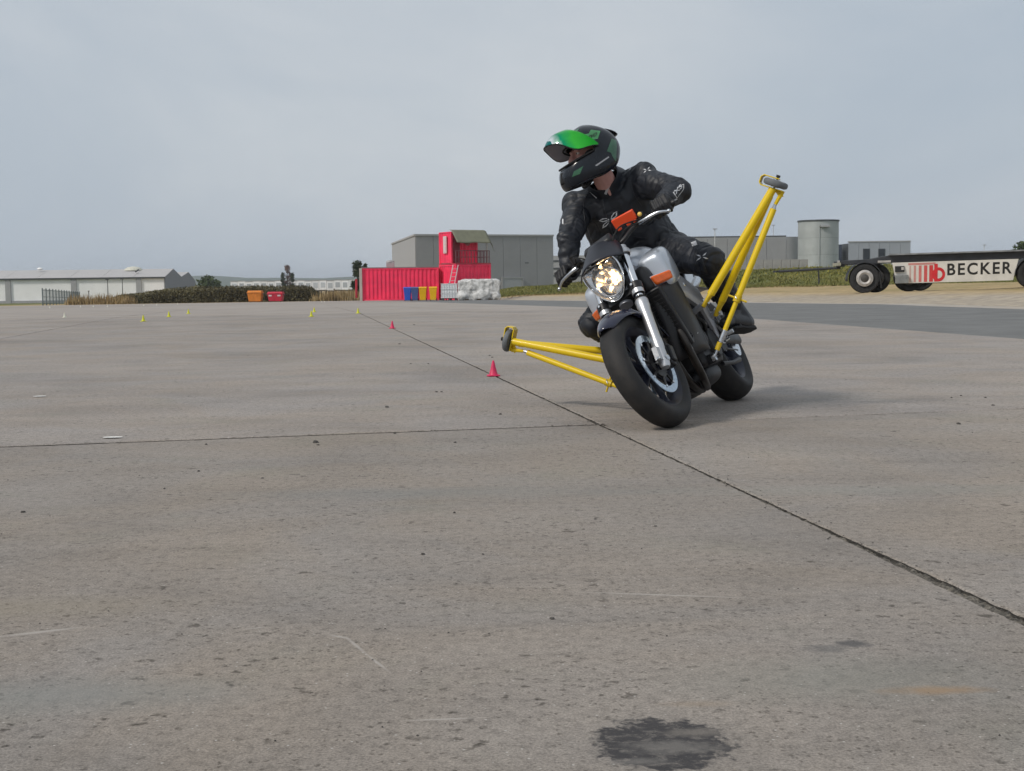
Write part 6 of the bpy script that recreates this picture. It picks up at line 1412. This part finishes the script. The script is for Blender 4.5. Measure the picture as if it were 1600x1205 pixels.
# ---- boots
def boot(an, s):
    m = M(); heel = Vector((.282 * s, .262, .352)); ball = Vector((.243 * s, .425, .392)); toe = Vector((.232 * s, .495, .386))
    m.caps(an + Vector((0, .02, .10)), an, .066, .058); m.caps(an, heel, .064, .050); m.caps(heel + Vector((0, .02, .0)), ball, .048, .045); m.caps(ball, toe, .042, .034); m.caps(an + Vector((0, .02, -.01)), ball, .050, .040)
    sl = M(); 
    m.xf(lambda p: MB @ p); me = remesh(m, .006, 3, .5); b = wo('boot', me, BOOTM, ang=180)
    d = (toe - heel); dn = d.normalized(); side = Vector((1, 0, 0)); up = Vector((0, -dn.z, dn.y)); out_ = [(-.046, .022), (.0, .040), (.09, .036), (.17, .045), (.235, .036), (.258, .0)]
    poly = out_ + [(a, -b_) for a, b_ in reversed(out_)]
    o = heel - up * .052 - dn * .005; q = [o + dn * a + side * b_ for a, b_ in poly]; sl.add([MB @ p for p in q] + [MB @ (p + up * .016) for p in q], [tuple(range(len(q) - 1, -1, -1)), tuple(range(len(q), 2 * len(q)))] + [(k, (k + 1) % len(q), len(q) + (k + 1) % len(q), len(q) + k) for k in range(len(q))])
    wo('sole', sl, RUBB, b, bev=.003)
    mm = M(); mm.xf(lambda p: p); cf = an + Vector((0, .02, .11)); mm.lathe([(-.02, .070), (0, .074), (.02, .072)], MB @ cf, MB.to_3x3() @ (Vector((0, .02, .10))).normalized(), 24); wo('boot_cuff', mm, BOOTM, b, solid=.008)
boot(anL, -1); boot(anR, 1)
# ---- seams and zip, stitched along the suit
def surf_line(name, pts, rad, mt, parent, bv):
    pp, _ = spline([Vector((x, y, 0)) for x, y in pts], .1, 10); out_ = []
    for q in pp:
        h = bv.ray_cast(Vector((0, 0, CAM_H)), ray(q.x, q.y).normalized(), 9)
        if h[0] is not None: out_.append(h[0])
    if len(out_) > 3: wo(name, M().tube(out_, rad, 6), mt, parent)
SEAM = mat('seam_piping', (.03, .032, .038), .5)
for ln_ in (((983, 258), (985, 280), (992, 305), (1003, 322)), ((921, 297), (912, 320), (914, 350), (913, 378)), ((1030, 275), (1034, 292), (1046, 305)), ((1068, 372), (1090, 390), (1102, 420)), ((882, 372), (896, 378), (910, 374)), ((1045, 372), (1040, 392), (1030, 400)), ((925, 345), (950, 352), (985, 368), (1010, 372)), ((948, 292), (975, 268), (996, 258))):
    surf_line('seam', ln_, .0022, SEAM, suit, BV)
surf_line('zip', ((941, 302), (944, 325), (952, 350), (962, 378)), .0032, mat('zip_teeth', (.06, .06, .065), .35, metal=.6), suit, BV)
# ---- printed marks laid on the surfaces
def decal(name, polys, mt, parent, bv=BV, off=.002, cuts=3, maxd=9.0):
    bm = bmesh.new()
    for poly in polys:
        vv = [bm.verts.new((x, y, 0)) for x, y in poly]
        try: bm.faces.new(vv)
        except ValueError: pass
    bmesh.ops.triangulate(bm, faces=bm.faces)
    for _ in range(cuts):
        long = [e for e in bm.edges if e.calc_length() > 2.2]
        if long: bmesh.ops.subdivide_edges(bm, edges=long, cuts=1); bmesh.ops.triangulate(bm, faces=bm.faces)
    cam_p = Vector((0, 0, CAM_H)); bad = []
    for v in bm.verts:
        h = bv.ray_cast(cam_p, ray(v.co.x, v.co.y).normalized(), maxd)
        if h[0] is None: bad.append(v)
        else:
            n = h[1] if h[1].dot(h[0] - cam_p) < 0 else -h[1]; v.co = h[0] + n * off
    bmesh.ops.delete(bm, geom=bad, context='VERTS'); bmesh.ops.recalc_face_normals(bm, faces=bm.faces)
    me = bpy.data.meshes.new(name); bm.to_mesh(me); bm.free(); return wo(name, me, mt, parent, smooth=False)
def outline(poly, w):           # a closed outline as a ring of quads
    n = len(poly); c = Vector((sum(p[0] for p in poly) / n, sum(p[1] for p in poly) / n)); res = []
    ins = [tuple(Vector(p) + (c - Vector(p)).normalized() * min(w, (c - Vector(p)).length * .6)) for p in poly]
    for k in range(n): res.append([poly[k], poly[(k + 1) % n], ins[(k + 1) % n], ins[k]])
    return res
def c1(x, y): return (840 + x / 5.477, 180 + y / 5.477)       # crop pixels to photograph pixels
petals = [[c1(*p) for p in q] for q in (((525, 903), (556, 882), (592, 880), (615, 893), (588, 908), (556, 914)), ((680, 820), (680, 860), (655, 885), (625, 890), (632, 862), (652, 834)), ((556, 968), (562, 935), (588, 912), (612, 898), (612, 922), (588, 950)), ((716, 880), (690, 880), (650, 884), (626, 895), (655, 905), (700, 908)))]
decal('chest_logo', [q for p in petals for q in outline(p, 2.1)], LOGO, suit)
def small_logo(cx, cy, s, ang):
    res = []
    for a0, ln_, wd in ((205, 1.0, .13), (150, .85, .12), (-28, 1.0, .13), (32, .9, .12)):
        a = R(a0) + ang; d = Vector((math.cos(a), -math.sin(a))); n = Vector((-d.y, d.x)); t = Vector((cx, cy)); q = [t + d * s * .12, t + d * s * .55 * ln_ + n * s * wd, t + d * s * ln_, t + d * s * .5 * ln_ - n * s * wd * .6]; res.append([tuple(x) for x in q])
    return res
decal('shoulder_logo', small_logo(1011, 266, 7.5, .35), LOGO, suit); decal('knee_logo', small_logo(1097, 401.5, 11, .2), LOGO, suit)
def text_polys(s, box, bold=.0):          # box: origin, x axis, y axis in photograph pixels
    me = text_mesh(s, 1.0, bold, 0.0, 1.0); co = np.array([v.co[:] for v in me.vertices]); mn, mx = co.min(0), co.max(0); o, ux, uy = [Vector(q) for q in box]
    f = lambda v: tuple(o + ux * ((v[0] - mn[0]) / (mx[0] - mn[0])) + uy * ((v[1] - mn[1]) / (mx[1] - mn[1])))
    return [[f(me.vertices[i].co) for i in p.vertices] for p in me.polygons]
eb = [c1(1160, 668), c1(1215, 605), c1(1252, 590), c1(1252, 632), c1(1190, 712)]
decal('sleeve_patch', outline(eb, 1.3), LOGO, suit)
decal('sleeve_lettering', text_polys('iXS', (c1(1172, 690), Vector((12.5, -13.5)), Vector((-3.2, -5.2))), .02), LOGO, suit, cuts=1)
decal('sleeve_tab', [[c1(1120, 748), c1(1190, 712), c1(1196, 722), c1(1122, 755)]], LOGOG, suit)
decal('arm_tab', [[c1(212, 888), c1(222, 888), c1(222, 935), c1(212, 930)]], LOGO, suit); decal('knee_tab', [[(1079.5, 379.5), (1087, 376.5), (1090, 383), (1082, 385.5)]], LOGOG, suit)
_cm = bpy.data.objects['collar']; dg = bpy.context.evaluated_depsgraph_get(); _q = bpy.data.meshes.new_from_object(_cm.evaluated_get(dg)); _q.transform(Matrix.Translation(PL))
_j = bmesh.new(); _j.from_mesh(_q); _sm = suit_me.copy(); _sm.transform(Matrix.Translation(PL)); _j.from_mesh(_sm); _jm = bpy.data.meshes.new('j'); _j.to_mesh(_jm); _j.free(); BVC = bvh_of(_jm)
decal('collar_lettering', [[c1(570, 672), c1(612, 570), c1(630, 570), c1(590, 680)]], LOGOG, suit, BVC); decal('collar_lettering', [[c1(448, 656), c1(510, 705), c1(500, 718), c1(452, 668)]], LOGOG, suit, BVC)
def c4(x, y): return (850 + x / 10.04, 190 + y / 10.04)
decal('green_panel', [[c4(x, y) for x, y in ((735, 130), (885, 150), (850, 250), (812, 350), (725, 310), (640, 275), (690, 210))]], GRN, helm, BVH_, .0012)
decal('green_panel', [[c4(x, y) for x, y in ((1060, 265), (1135, 300), (1140, 400), (1128, 640), (1080, 560), (1045, 490), (985, 470))]], GRND, helm, BVH_, .0012)
decal('green_panel', [[c4(x, y) for x, y in ((470, 785), (615, 700), (565, 820), (440, 870))]], GRND, helm, BVH_, .0012)
decal('green_panel', [[c4(x, y) for x, y in ((560, 105), (520, 165), (440, 200), (470, 150))]], GRND, helm, BVH_, .0012)
decal('green_panel', [[c4(x, y) for x, y in ((590, 215), (700, 190), (660, 262), (760, 300), (700, 320), (560, 270))]], GRN, helm, BVH_, .0012)
decal('silver_strip', [[c4(x, y) for x, y in ((800, 688), (1008, 548), (1024, 562), (822, 700))]], LOGOG, helm, BVH_, .002)
decal('helmet_lettering', text_polys('EVO', (c4(690, 292), Vector((13.0, -6.5)), Vector((1.6, -6.4))), .03), LIN, helm, BVH_, .0022, cuts=1)
